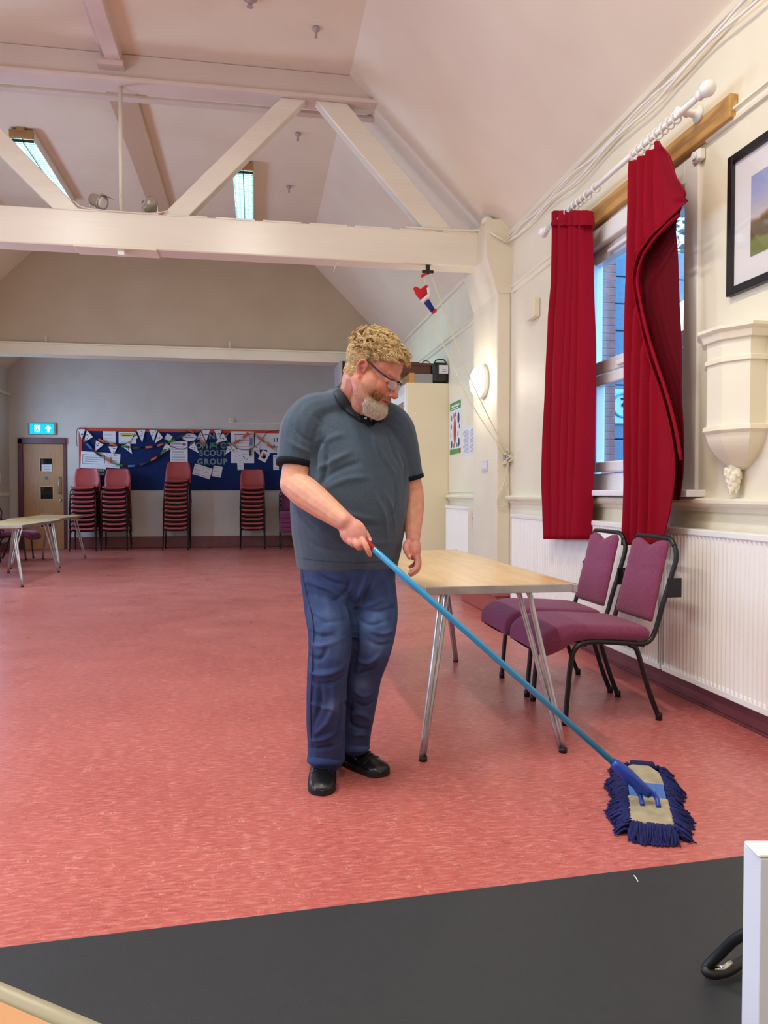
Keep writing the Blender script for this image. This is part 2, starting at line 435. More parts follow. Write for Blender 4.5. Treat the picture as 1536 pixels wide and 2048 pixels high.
for a, b, c, d in ((y0-0.13, y0, z0, z1+0.12), (y1, y1+0.07, z0, z1+0.12), (y0, y1, z1, z1+0.12)):
    box(bm, (XR-0.02, a, c), (XR+0.005, b, d), 0.006)
obj('architrave', bm, M_WHITE, w)
# windows of the left wall (they light the hall)
for i, (a, b) in enumerate(LEFT_WINDOWS):
    w = thing('window_%d' % (i+2), (XL-0.1, (a+b)/2, 1.15), None, None); w['kind'] = 'structure'
    bm = BM()
    for p, q, c, d in ((a, a+0.07, 1.15, 2.8), (b-0.07, b, 1.15, 2.8), (a+.07, b-.07, 1.15, 1.25), (a+.07, b-.07, 2.71, 2.8), (a+.07, b-.07, 1.95, 2.03)):
        box(bm, (XL-0.14, p, c), (XL-0.07, q, d), 0.006)
    obj('window_frame', bm, M_UPVC, w)

# ---- outside the right window
bm = BM(); box(bm, (2.6, -3, -0.15), (9, 9, -0.02)); struct('ground_outside', bm, mat('tarmac', (70, 76, 84), rough=0.9), origin=(0, 0, 0))
M_BLOCK = mat('painted_blockwork', (122, 146, 166), rough=0.8, c2=(108, 132, 156), vscale=30)
bm = BM()
zz = 0.0; k = 0
random.seed(3)
shades = []
while zz < 3.6:
    box(bm, (3.6, 7.30, zz), (6.5, 7.5, zz+0.27), 0.008, mi=(1 if zz < 0.75 or 1.05 < zz < 1.3 else 0)); zz += 0.28; k += 1
o = obj('outbuilding', bm, [M_BLOCK, mat('dark_blockwork', (46, 60, 92), rough=0.8, c2=(84, 100, 140), vscale=45)], origin=(4.9, 7.4, 0))
tag(o, 'blue-grey block outbuilding seen through the window beyond the brick pier', 'building')
bm = BM(); zz = 0.0
while zz < 3.7:
    box(bm, (2.75, 7.0, zz), (3.54, 7.25, zz+0.068), 0.004); zz += 0.075
box(bm, (2.76, 7.01, 0), (3.53, 7.24, 3.7), 0, 1)
tag(obj('brick_pier', bm, [mat('red_brick', (176, 112, 108), rough=0.85, c2=(158, 98, 96), vscale=14), mat('mortar', (176, 170, 170), rough=0.9)], origin=(3.2, 7.2, 0)), 'red brick pier outside, seen through the left side of the window', 'pier')
bm = BM()
random.seed(11)
for i in range(900):
    c = V((random.gauss(6.2, 1.3), random.gauss(10.0, 0.6), 4.6+random.gauss(0.3, 0.8)))
    a = V((random.uniform(-1, 1), random.uniform(-1, 1), random.uniform(-1, 1))).normalized(); b, d = frame_of(a)
    s = random.uniform(0.05, 0.10)
    bm.faces.new([bm.verts.new(c+b*s), bm.verts.new(c+d*s*0.5), bm.verts.new(c-b*s), bm.verts.new(c-d*s*0.5)])
t = thing('tree', (6.2, 10.0, 0), 'leafy tree outside above the block outbuilding', 'tree')
obj('foliage', bm, mat('leaf_green', (52, 88, 92), rough=0.7), t, fix=False)
bm = BM(); limb(bm, [(6.2, 10, 0), (6.15, 10, 2), (6.3, 10, 4.6)], [0.16, 0.13, 0.07]); obj('trunk', bm, mat('bark', (70, 60, 54), rough=0.9), t)
sg = ony(1246, 811, 7.28)
bm = BM(); box(bm, (sg.x-0.17, 7.27, sg.z-0.19), (sg.x+0.20, 7.29, sg.z+0.17), 0.008)
R90 = Matrix.Rotation(pi/2, 3, 'X')
c0 = V((sg.x, 7.262, sg.z))
tube(bm, [c0+V((cos(a)*0.12, 0, sin(a)*0.12)) for a in [2*pi*k/24 for k in range(24)]], 0.012, 6, closed=True, mi=1)
tube(bm, catmull([c0+V((-0.03, 0, 0.07)), c0+V((0.03, 0, 0.05)), c0+V((-0.02, 0, 0.0)), c0+V((0.04, 0, -0.02)), c0+V((0.0, 0, -0.07))], 4), 0.008, 6, mi=2)
tag(obj('wall_sign', bm, [mat('sign_white', (190, 226, 230), rough=0.5), mat('sign_teal', (110, 176, 196), rough=0.5), M_INK]), 'pale square sign with a ring and squiggle on the block wall outside', 'sign')
sg = ony(1372, 640, 7.2)
bm = BM(); ball(bm, (sg.x, 7.16, sg.z), (0.16, 0.1, 0.20), seg=20); lathe(bm, [(0.07, 0), (0.08, 0.08)], (sg.x, 7.22, sg.z), (0, 1, 0)); box(bm, (sg.x-0.07, 7.25, sg.z-0.07), (sg.x+0.07, 7.31, sg.z+0.07), 0.01)
tag(obj('outdoor_globe', bm, mat('lit_globe', (255, 250, 235), emit=(255, 248, 230), estr=2.5)), 'glowing round globe on the wall outside, beside the right curtain', 'lamp')  # glowing globe built for the round glow in the window pane

# ---- door in the far wall
bm = BM(); box(bm, (-4.9, YF+0.22, -0.05), (-3.3, YF+0.3, 2.4)); struct('door_light_block', bm, M_WALLFAR, origin=(0, 0, 0))  # unseen slab added behind the door to stop sky light leaking in
d = thing('door_1', ((DOOR[0]+DOOR[1])/2, YF-0.02, 0), None, None); d['kind'] = 'structure'
bm = BM()
box(bm, (-4.56, YF-0.06, 0), (-4.47, YF+0.1, 2.17), 0.006); box(bm, (-3.73, YF-0.03, 0), (-3.67, YF+0.1, 2.17), 0.006); box(bm, (-4.56, YF-0.06, 2.07), (-3.67, YF+0.1, 2.19), 0.006)
obj('door_frame', bm, mat('maroon_gloss', (92, 44, 48), rough=0.35), d)
bm = BM(); X0, X1 = -4.47, -3.73
vp = [(-4.17, -3.91)]; zs = [(1.52, 1.80), (0.97, 1.25), (0.42, 0.70)]
cz = [0.004]+sum([[a, b] for a, b in sorted(zs)], [])+[2.07]
box(bm, (X0, YF-0.02, 0.004), (-4.17, YF+0.025, 2.07)); box(bm, (-3.91, YF-0.02, 0.004), (X1, YF+0.025, 2.07))
for a, b in zip(cz[::2], cz[1::2]): box(bm, (-4.17, YF-0.02, a), (-3.91, YF+0.025, b))
lf = obj('door_leaf', bm, M_OAK, d)
for a, b in zs:
    bm = BM()
    for p, q, r_, s in ((-4.17, -3.91, a, a+0.018), (-4.17, -3.91, b-0.018, b), (-4.17, -4.152, a+.018, b-.018), (-3.928, -3.91, a+.018, b-.018)):
        box(bm, (p, YF-0.03, r_), (q, YF-0.015, s), 0.003)
    obj('glazing_bead', bm, mat('pale_oak', (206, 166, 110), rough=0.4), d)
    bm = BM(); box(bm, (-4.16, YF-0.005, a+0.01), (-3.92, YF+0.005, b-0.01)); obj('pane', bm, mat('dark_glass', (12, 16, 22), rough=0.06), d)
bm = BM(); tube(bm, catmull([(-3.80, YF-0.02, 1.42), (-3.80, YF-0.07, 1.42), (-3.80, YF-0.07, 1.10), (-3.80, YF-0.02, 1.10)], 1), 0.013, 10); obj('door_handle', bm, M_ALU, lf)
bm = BM(); lathe(bm, [(0.032, 0), (0.032, 0.01), (0.02, 0.03)], (-3.79, YF-0.02, 0.97), (0, -1, 0)); obj('lock_knob', bm, M_ALU, lf)
bm = BM(); lathe(bm, [(0.035, 0), (0.034, 0.004)], (-4.04, YF-0.02, 1.40), (0, -1, 0)); obj('door_disc', bm, mat('blue_disc', (70, 110, 150)), lf)
bm = BM(); box(bm, (-4.13, YF-0.025, 1.53), (-3.94, YF-0.022, 1.67))
for k in range(3): box(bm, (-4.09, YF-0.027, 1.57+k*0.03), (-3.98, YF-0.025, 1.577+k*0.03), 0, 1)
tag(obj('paper_notice', bm, [M_PAPER, M_GREYINK]), 'small white notice taped over the top pane of the oak door', 'notice')
# exit sign above the door
e = thing('exit_sign', (-4.11, YF, 2.26), 'glowing green and blue running man exit sign above the oak door', 'sign')
bm = BM(); box(bm, (-4.37, YF-0.05, 2.25), (-3.85, YF, 2.48), 0.01); obj('sign_case', bm, mat('grey_case', (150, 146, 140), rough=0.5), e)
bm = BM(); box(bm, (-4.33, YF-0.058, 2.262), (-3.89, YF-0.05, 2.468), 0.004)
obj('lit_panel', bm, mat('exit_blue_green', (0, 150, 190), emit=(0, 160, 200), estr=1.1), e)
bm = BM(); yy = YF-0.064
box(bm, (-4.24, yy, 2.30), (-4.14, yy+0.004, 2.43)); bm2 = BM(); MW = mat('exit_white', (230, 255, 250), emit=(220, 255, 245), estr=1.6)
obj('door_symbol', bm, MW, e); bm = BM()
prism(bm, [(-4.05, yy, 2.37), (-3.99, yy, 2.43), (-3.93, yy, 2.37), (-3.97, yy, 2.37), (-3.97, yy, 2.30), (-4.01, yy, 2.30), (-4.01, yy, 2.37)], (0, 0.004, 0))
obj('arrow_symbol', bm, MW, e)
tube(bm2, catmull([(-4.20, yy-0.003, 2.405), (-4.185, yy-0.003, 2.37), (-4.20, yy-0.003, 2.34), (-4.22, yy-0.003, 2.31)], 3), 0.007, 6)
tube(bm2, [(-4.185, yy-0.003, 2.36), (-4.165, yy-0.003, 2.31)], 0.007, 6); ball(bm2, (-4.192, yy-0.003, 2.415), 0.012, seg=8)
obj('running_figure', bm2, mat('exit_green', (0, 120, 70), emit=(0, 150, 90), estr=0.7), e)
# small cream call point / socket on the far wall
q = ony(463, 841, YF-0.01); bm = BM(); box(bm, (q.x-0.05, YF-0.03, q.z-0.045), (q.x+0.05, YF, q.z+0.045), 0.006); box(bm, (q.x-0.03, YF-0.034, q.z-0.02), (q.x+0.03, YF-0.03, q.z+0.01), 0.002, 1)
box(bm, (q.x+0.05, YF-0.012, q.z-0.055), (q.x+1.2, YF, q.z-0.04), 0.003)
tag(obj('cable_box', bm, [M_CREAM, mat('yellow_label', (214, 190, 90))]), 'small cream box with trunking on the far wall above the noticeboard', 'socket')

# ================================================================== ROOF TRUSS
t = thing('roof_truss', (XC, 7.07, ZE), 'white painted timber roof truss spanning the hall', 'roof truss')
TY0, TY1 = 6.96, 7.18
bm = BM(); box(bm, (XL, TY0, 3.27), (2.22, TY1, 3.585), 0.012)
for k in range(9): box(bm, (-1.6+0.42*k, TY0-0.004, 3.575), (-1.25+0.42*k, TY0+0.05, 3.592), 0.004)
obj('tie_beam', bm, M_BEAM, t)
bm = BM(); box(bm, (-1.55, TY0-0.012, 3.262), (-0.85, TY1, 3.285), 0.004); obj('joint_plate', bm, M_CREAM, t)
bm = BM()
pc = [(XL+1.2, 4.72), (1.12, 4.72), (1.15, 4.745), (0.90, 4.965), (XL+1.43, 4.965), (XL+1.17, 4.745)]
prism(bm, [(x, TY0+0.02, z) for x, z in pc], (0, 0.18, 0))
box(bm, (XL+1.2, TY0-0.03, 4.715), (1.17, TY0+0.02, 4.75), 0.006); box(bm, (XL+1.25, TY1+0.02, 4.70), (1.14, TY1+0.10, 4.73), 0.004)
obj('collar_beam', bm, mat('faded_pink_white', (226, 210, 198), rough=0.5, c2=(218, 200, 188), vscale=1.5), t)
def strut(xa, xb, za, zb, w):
    bm = BM(); d = V((xb-xa, 0, zb-za)).normalized(); n = V((-d.z, 0, d.x))*w/2
    # foot and head cut level
    def at(z, side):
        k = (z-za-side*n.z)/(d.z); return V((xa, 0, za))+n*side+d*k
    poly = [at(za, -1), at(za, 1), at(zb, 1), at(zb, -1)]
    prism(bm, [(p.x, TY0+0.03, p.z) for p in poly], (0, 0.13, 0)); return obj('strut', bm, M_BEAM, t, bevel=0.008)
strut(-0.706, 0.365, 3.58, 4.72, 0.165); strut(1.755, 0.71, 3.58, 4.72, 0.21)
strut(-1.60, -2.72, 3.58, 4.72, 0.165); strut(-4.15, -3.10, 3.58, 4.72, 0.21)
bm = BM(); tube(bm, [(-1.163, 7.05, 3.58), (-1.163, 7.05, 4.73)], 0.018, 12); lathe(bm, [(0.03, 0), (0.03, 0.02)], (-1.163, 7.05, 3.58)); obj('king_rod', bm, M_BEAM, t)
t = thing('ridge_beam', (XC, 4, ZC), 'pinkish boxed beam running lengthwise down the middle of the ceiling', 'beam')
bm = BM(); box(bm, (XC-0.06, YB, ZC-0.11), (XC+0.07, 6.98, ZC+0.01), 0.006); box(bm, (XC-0.11, YB, ZC-0.04), (XC-0.06, 6.98, ZC+0.01), 0.004)
box(bm, (XC-0.13, 6.88, ZC-0.155), (XC+0.09, 6.985, ZC-0.11), 0.005); obj('near_beam', bm, mat('beam_pink', (220, 200, 190), rough=0.6), t)
bm = BM(); box(bm, (XC-0.17, 7.1, ZC-0.07), (XC+0.10, YH, ZC+0.01), 0.006); obj('far_beam', bm, mat('beam_tan', (200, 172, 146), rough=0.6), t)
# white hook block under the tie beam
bm = BM(); box(bm, (-1.19, 6.99, 3.22), (-1.13, 7.05, 3.265), 0.006); tag(obj('junction_box', bm, M_WHITE), 'tiny white box fixed under the middle of the tie beam', 'junction box')
# floodlights on the tie beam
def spot(x, name, label, aim):
    t = thing(name, (x, 7.05, 3.59), label, 'spotlight')
    bm = BM(); tube(bm, catmull([(x-0.055, 7.05, 3.72), (x-0.055, 7.05, 3.62), (x, 7.05, 3.592), (x+0.055, 7.05, 3.62), (x+0.055, 7.05, 3.72)], 3), 0.007, 6); obj('bracket', bm, M_ALU, t)
    a = V(aim).normalized(); c = V((x, 7.04, 3.70))
    bm = BM(); lathe(bm, [(0.03, -0.07), (0.05, -0.05), (0.055, 0.0), (0.066, 0.06), (0.066, 0.075)], c, a, 18); obj('lamp_body', bm, mat('pewter', (176, 166, 150), rough=0.35, metal=0.5), t)
    bm = BM(); lathe(bm, [(0.058, 0.0755), (0.04, 0.082)], c, a, 18); obj('lens', bm, mat('milky_lens', (226, 226, 220), rough=0.2), t)
    # barn doors
    u, v = frame_of(a)
    for s in (1, -1):
        R_ = Matrix((u, a, v)).transposed(); bm = BM()
        obox(bm, c+a*0.10+v*0.065*s, (0.11, 0.06, 0.004), R_)
        obj('barn_door', bm, M_ALU, t)
spot(-1.37, 'spotlight', 'metal spotlight on the beam, left of the thin vertical rod', (0.7, -0.4, -0.35))
spot(-0.91, 'spotlight', 'metal spotlight on the beam, right of the thin vertical rod', (-0.3, 0.9, -0.2))
bm = BM(); tube(bm, catmull([(-1.55, 6.97, 3.66), (-1.45, 6.955, 3.60), (-1.15, 6.95, 3.585), (-0.9, 6.95, 3.585), (-0.75, 6.96, 3.62)], 4), 0.006, 6)
tag(obj('lighting_cable', bm, M_BEAM), 'thin painted cable looping between the two beam spotlights', 'cable')

# ceiling light fittings
M_DIFF = mat('tube_diffuser', (210, 244, 244), emit=(196, 246, 248), estr=1.15, rough=0.3)
def fitting(x, y, lab):
    t = thing('ceiling_light', (x, y, ZC), lab, 'ceiling light', None)
    for s_ in (-1, 1):
        bm = BM(); box(bm, (x-0.12, y+s_*0.925-0.025, ZC-0.10), (x+0.12, y+s_*0.925+0.025, ZC-0.02), 0.004); box(bm, (x-0.04, y+s_*0.955-0.012, ZC-0.04), (x+0.04, y+s_*0.955+0.012, ZC))
        obj('end_cap', bm, mat('brass_end', (178, 140, 84), rough=0.4), t)
    bm = BM(); box(bm, (x-0.115, y-0.9, ZC-0.05), (x+0.115, y+0.9, ZC-0.0), 0.004)
    for s in (-1, 1): box(bm, (x+s*0.118-0.003, y-0.9, ZC-0.115), (x+s*0.118+0.003, y+0.9, ZC-0.02))
    obj('housing', bm, M_WHITE, t)
    bm = BM()
    for s in (-0.05, 0.05): tube(bm, [(x+s, y-0.88, ZC-0.075), (x+s, y+0.88, ZC-0.075)], 0.016, 10)
    box(bm, (x-0.11, y-0.9, ZC-0.056), (x+0.11, y+0.9, ZC-0.052))
    obj('tube_lamps', bm, M_DIFF, t)
    bm = BM()
    for k in range(37): box(bm, (x-0.114, y-0.88+k*0.0488, ZC-0.124), (x+0.114, y-0.877+k*0.0488, ZC-0.092))
    for s in (-0.004,): box(bm, (x+s, y-0.9, ZC-0.124), (x+s+0.008, y+0.9, ZC-0.092))
    obj('louvre', bm, mat('silver_louvre', (34, 46, 46), rough=0.4), t)
labs = ['louvred tube light on the ceiling near the front left', 'louvred tube light on the ceiling near the front right', 'louvred tube light on the ceiling at the back left', 'louvred tube light on the ceiling at the back right',
        'louvred tube light with a tan end cap, behind the left strut of the truss', 'louvred tube light glowing behind the long middle strut of the truss']
for (lx, ly, pw), lb in zip(LAMPS, labs): fitting(lx, ly, lb)

# ceiling detectors
for (px, py, r_, lb) in ((632, 60, 0.03, 'small grey ceiling detector nearest the camera, above the collar beam'), (596, 270, 0.03, 'small grey ceiling detector in the gap between the two right struts'), (578, 375, 0.03, 'small grey ceiling detector just above the tie beam'), (500, -2, 0.055, 'larger round grey detector at the top edge of the ceiling')):
    p = onz(px, py, ZC-0.02); bm = BM()
    lathe(bm, [(r_, 0), (r_*1.05, -0.02), (r_*0.7, -0.03), (r_*0.35, -0.035), (r_*0.35, -0.075), (r_*0.5, -0.08)], (p.x, p.y, ZC), seg=18)
    tag(obj('ceiling_detector', bm, mat('detector_grey', (176, 160, 158), rough=0.5)), lb, 'detector', 'ceiling detectors')

# ================================================================== RIGHT WALL FITTINGS
# round wall lamp on the pier
t = thing('wall_lamp', (2.2, 7.04, 2.19), 'round glowing bulkhead lamp on the wall pier', 'wall lamp')
bm = BM(); lathe(bm, [(0.155, 0), (0.16, 0.03), (0.15, 0.05)], (2.2, 7.04, 2.19), (-1, 0, 0), 32); obj('base', bm, M_WHITE, t)
bm = BM(); lathe(bm, [(0.142, 0.05), (0.142, 0.075), (0.125, 0.105), (0.09, 0.125), (0.04, 0.135), (0.001, 0.137)], (2.2, 7.04, 2.19), (-1, 0, 0), 32)
obj('opal_dome', bm, mat('opal_lit', (255, 250, 235), emit=(255, 246, 222), estr=4.0), t)
pl = bpy.data.lights.new('wall_lamp_light', 'POINT'); pl.energy = 9; pl.color = (1, 0.94, 0.78); pl.shadow_soft_size = 0.12
po = bpy.data.objects.new('wall_lamp_light', pl); po.location = (1.98, 7.02, 2.19); col.objects.link(po)
# switch, cleat hook and rope coil
bm = BM(); box(bm, (2.19, 6.92, 1.32), (2.2, 7.09, 1.43), 0.004); box(bm, (2.183, 6.95, 1.345), (2.192, 6.985, 1.405), 0.003, 1); box(bm, (2.183, 7.02, 1.345), (2.192, 7.055, 1.405), 0.003, 1)
tag(obj('light_switch', bm, [mat('switch_plate', (206, 206, 214), rough=0.35), M_WHITE]), 'double white light switch on the pier below the round lamp', 'switch')
hk = V((2.28, 6.63, 1.43))
bm = BM(); box(bm, (hk.x-0.02, hk.y+0.0, hk.z-0.06), (hk.x+0.02, hk.y+0.03, hk.z+0.06), 0.005); tube(bm, catmull([hk+V((0, -0.03, 0.07)), hk+V((0, -0.035, 0)), hk+V((0, -0.03, -0.07))], 3), 0.008, 8); cyl(bm, hk+V((0, -0.035, 0)), hk+V((0, 0.01, 0)), 0.01, 10)
tag(obj('rope_cleat', bm, M_ALU), 'small metal rope cleat on the pier edge', 'cleat')
M_ROPE = mat('cream_cord', (222, 214, 180), rough=0.8)
def ropetube(bm, pts, n=6, r=0.0058): tube(bm, catmull(pts, n), r, 6)
pul = V((1.62, 6.98, 3.20))
bm = BM()
ropetube(bm, [pul+V((0.03, 0, -0.02)), pul.lerp(hk, 0.5)+V((0, 0, -0.05)), hk+V((-0.01, -0.04, 0.05))])
ropetube(bm, [V((1.66, 6.98, 2.86)), V((1.75, 6.94, 2.55)), V((1.98, 6.80, 1.98)), hk+V((-0.02, -0.04, 0.03))])
for k in range(4):
    s = 0.03+0.01*k
    ropetube(bm, [hk+V((-s, -0.05, 0.05)), hk+V((s, -0.055, 0.0)), hk+V((-s, -0.05, -0.05)), hk+V((s, -0.05, 0.04))], 5, 0.004)
ropetube(bm, [hk+V((0, -0.045, -0.04)), hk+V((-0.02, -0.03, -0.2)), hk+V((-0.09, -0.02, -0.37)), hk+V((-0.07, -0.02, -0.44)), hk+V((0.0, -0.02, -0.42)), hk+V((0.02, -0.02, -0.33)), hk+V((-0.01, -0.03, -0.18)), hk+V((0.01, -0.045, -0.03))], 6)
tag(obj('flag_rope', bm, M_ROPE), 'thin cream cord running from the beam pulley to the cleat on the pier', 'rope')
t = thing('pulley', pul, 'small black pulley hanging under the tie beam', 'pulley')
bm = BM(); box(bm, (1.60, 6.97, 3.215), (1.64, 6.99, 3.27), 0.004); box(bm, (1.565, 6.97, 3.195), (1.675, 6.995, 3.22), 0.004); lathe(bm, [(0.02, -0.012), (0.02, 0.012)], pul, (0, 1, 0), 14); obj('pulley_block', bm, M_BLACKP, t)
bm = BM(); limb(bm, [pul+V((-0.055, 0, -0.035)), pul+V((-0.015, 0, -0.01))], [0.014, 0.012]); obj('red_toggle', bm, mat('red_toggle', (190, 30, 26), rough=0.5), t)
# rolled flag
t = thing('rolled_flag', (1.6, 6.95, 3.05), 'bunched red white and blue flag hanging from the beam pulley', 'flag')
Fp = lambda px, py: ony(px, py, 6.95)
def flagpiece(pts, m, name, dy=0.0, th=0.03):
    bm = BM(); q = [Fp(*p)+V((0, dy, 0)) for p in pts]
    # puffy crumpled cloth bundle
    c = sum(q, V())/len(q); n = len(q)
    ring0 = [bm.verts.new(p) for p in q]
    for s in (-1, 1):
        ring1 = [bm.verts.new(c.lerp(p, 0.62)+V((0, s*th*(0.8+0.5*noise.noise(p*30)), 0))) for p in q]
        cc = bm.verts.new(c+V((0, s*th*1.1, 0)))
        for i in range(n):
            j = (i+1) % n
            bm.faces.new((ring0[i], ring0[j], ring1[j], ring1[i])); bm.faces.new((ring1[i], ring1[j], cc))
    for f in bm.faces: f.smooth = True
    obj(name, bm, m, t)
flagpiece([(826, 577), (830, 573), (834, 574), (840, 579), (848, 572), (855, 570), (857, 585), (858, 590), (850, 596), (840, 600), (832, 590)], mat('flag_red', (196, 24, 28), rough=0.8), 'red_cloth')
flagpiece([(852, 572), (861, 570), (860, 578), (859, 592), (856, 600), (848, 607), (840, 601), (851, 595), (857, 589)], mat('flag_white', (232, 228, 226), rough=0.8), 'white_cloth', 0.01)
flagpiece([(848, 607), (858, 598), (869, 617), (872, 622), (865, 628)], mat('flag_blue', (20, 36, 110), rough=0.8), 'blue_cloth', 0.0, 0.025)
flagpiece([(864, 624), (871, 617), (873, 621), (872, 625), (865, 630)], mat('flag_red', (196, 24, 28)), 'red_corner', -0.02, 0.02)
bm = BM(); ropetube(bm, [pul+V((-0.035, 0, -0.05)), Fp(851, 560), Fp(847, 574)], 4, 0.006); obj('toggle_cord', bm, M_ROPE, t)
# thin hanging string below tie beam
bm = BM(); ropetube(bm, [ony(681, 524, 6.97), ony(672, 530, 6.97), ony(667, 545, 6.97)], 4, 0.003); tag(obj('loose_string', bm, M_ROPE), 'short loose white string dangling from the tie beam', 'string')

# radiators
def radiator(y0, y1, z0, z1, label, xf=2.235):
    t = thing('radiator', (xf+0.04, (y0+y1)/2, z0), label, 'radiator', 'panel radiators on the right wall')
    n = int((y1-y0)/0.0333); bm = BM()
    vs = []
    N_ = n*4
    for (z, k) in ((z0+0.03, 0), (z0+0.05, 1), (z1-0.05, 1), (z1-0.03, 0)):
        row = []
        for i in range(N_+1):
            ph = (i % 4)
            off = 0.0 if ph in (0, 1) else 0.009
            row.append(bm.verts.new((xf+off*k, y0+0.02+(y1-y0-0.04)*i/N_, z)))
        vs.append(row)
    for A, B in zip(vs, vs[1:]):
        for i in range(N_): bm.faces.new((A[i], A[i+1], B[i+1], B[i]))
    box(bm, (xf+0.010, y0+0.02, z0+0.02), (xf+0.03, y1-0.02, z1-0.02))
    box(bm, (xf-0.001, y0, z0), (xf+0.03, y1, z0+0.032), 0.004)
    obj('front_panel', bm, M_WHITE, t)
    bm = BM(); box(bm, (xf-0.006, y0, z1-0.032), (xf+0.085, y1, z1), 0.005)
    for s in (y0, y1-0.006): box(bm, (xf-0.003, s, z0+0.01), (xf+0.08, s+0.006, z1-0.01))
    obj('top_grille', bm, M_WHITE, t)
    for yy in (y0+0.3, y1-0.3):
        bm = BM(); box(bm, (xf+0.03, yy, z0+0.1), (XR-0.001, yy+0.03, z1-0.1)); obj('bracket', bm, M_WHITE, t)
radiator(1.0, 3.845, 0.125, 0.93, 'long white ribbed radiator nearest the camera, under the framed picture')
radiator(3.865, 6.36, 0.125, 0.93, 'long white ribbed radiator behind the two purple chairs')
radiator(7.70, 8.68, 0.14, 0.965, 'short white radiator beyond the wall pier')
bm = BM(); box(bm, (2.25, 7.52, 0.86), (2.31, 7.66, 0.93), 0.006); tube(bm, [(2.29, 7.62, 0.86), (2.29, 7.62, 0.1)], 0.01, 8); tube(bm, [(2.29, 7.55, 0.86), (2.29, 7.55, 0.1)], 0.01, 8)
tag(obj('radiator_valve', bm, mat('cream_plastic', (214, 206, 160), rough=0.5)), 'cream radiator control with two pipes beside the short radiator', 'valve')

# thermostat
bm = BM(); box(bm, (XR-0.06, 5.93, 2.57), (XR, 6.12, 2.73), 0.012); tag(obj('alarm_box', bm, mat('ivory_plastic', (228, 218, 190), rough=0.5)), 'small ivory plastic box on the wall left of the window', 'alarm sounder')
# cables along the eaves
for k, lb in ((0, 'upper white cable sagging along the top of the right wall'), (1, 'lower white cable clipped along the top of the right wall')):
    bm = BM(); pts = []
    for i in range(28):
        y = 6.6-i*0.28
        pts.append((XR-0.035-0.012*k, y, ZE-0.09-0.05*k+0.018*sin(i*1.7+k*2)+0.01*sin(i*0.6+k)))
    tube(bm, catmull(pts, 3), 0.008, 6)
    tag(obj('wall_cable', bm, M_WHITE), lb, 'cable', 'white cables at the top of the right wall')
bm = BM(); tube(bm, catmull([(2.30, 6.64, 3.40), (2.15, 6.63, 3.47), (2.10, 6.8, 3.60), (2.06, 6.94, 3.605), (1.4, 6.945, 3.60)], 4), 0.01, 6); lathe(bm, [(0.06, 0), (0.05, 0.05), (0.02, 0.07)], (2.13, 6.75, 3.60))
tag(obj('beam_cable', bm, M_CREAM), 'painted cable and boss at the joint of beam and pier', 'cable')
# framed picture
t = thing('framed_picture', (XR, 2.95, 2.08), 'black framed landscape picture with wide white mount on the right wall', 'picture')
py0, py1, pz0, pz1 = 2.40, 3.40, 2.085, 2.765
bm = BM()
for a, b, c, d_ in ((py0+.04, py1-.04, pz0, pz0+0.04), (py0+.04, py1-.04, pz1-0.04, pz1), (py0, py0+0.04, pz0, pz1), (py1-0.04, py1, pz0, pz1)): box(bm, (XR-0.03, a, c), (XR, b, d_), 0.004)
obj('frame', bm, mat('black_frame', (20, 20, 22), rough=0.3), t)
bm = BM(); box(bm, (XR-0.012, py0+0.03, pz0+0.03), (XR-0.006, py1-0.03, pz1-0.03)); obj('mount', bm, mat('mount_board', (226, 222, 220), rough=0.6), t)
m = bpy.data.materials.new('watercolour_landscape'); m.use_nodes = True; nt = m.node_tree; N = nt.nodes; L = nt.links; MATS['watercolour'] = m
tc = N.new('ShaderNodeTexCoord'); sp = N.new('ShaderNodeSeparateXYZ'); L.new(tc.outputs['Generated'], sp.inputs[0])
nz = N.new('ShaderNodeTexNoise'); nz.inputs['Scale'].default_value = 9; L.new(tc.outputs['Generated'], nz.inputs[0])
ma = N.new('ShaderNodeMath'); ma.operation = 'MULTIPLY_ADD'; ma.inputs[1].default_value = 0.22; L.new(nz.outputs[0], ma.inputs[0]); L.new(sp.outputs[2], ma.inputs[2])
rp = N.new('ShaderNodeValToRGB'); L.new(ma.outputs[0], rp.inputs[0]); E = rp.color_ramp.elements
E[0].position = 0.0; E[0].color = (*lin((98, 112, 40)), 1); E[1].position = 1.0; E[1].color = (*lin((150, 160, 200)), 1)
for p_, c_ in ((0.28, (120, 128, 60)), (0.34, (84, 66, 40)), (0.50, (110, 84, 54)), (0.56, (176, 140, 100)), (0.62, (190, 184, 186)), (0.8, (168, 172, 196))):
    x = E.new(p_); x.color = (*lin(c_), 1)
L.new(rp.outputs[0], N['Principled BSDF'].inputs['Base Color'])
bm = BM(); box(bm, (XR-0.015, py0+0.17, 2.235), (XR-0.012, py1-0.165, 2.61)); obj('painting', bm, m, t)
bm = BM(); box(bm, (XR-0.022, py0+0.035, pz0+0.035), (XR-0.02, py1-0.035, pz1-0.035)); obj('glazing', bm, glass_mat('picture_glass', (1, 1, 1), 0.06), t)

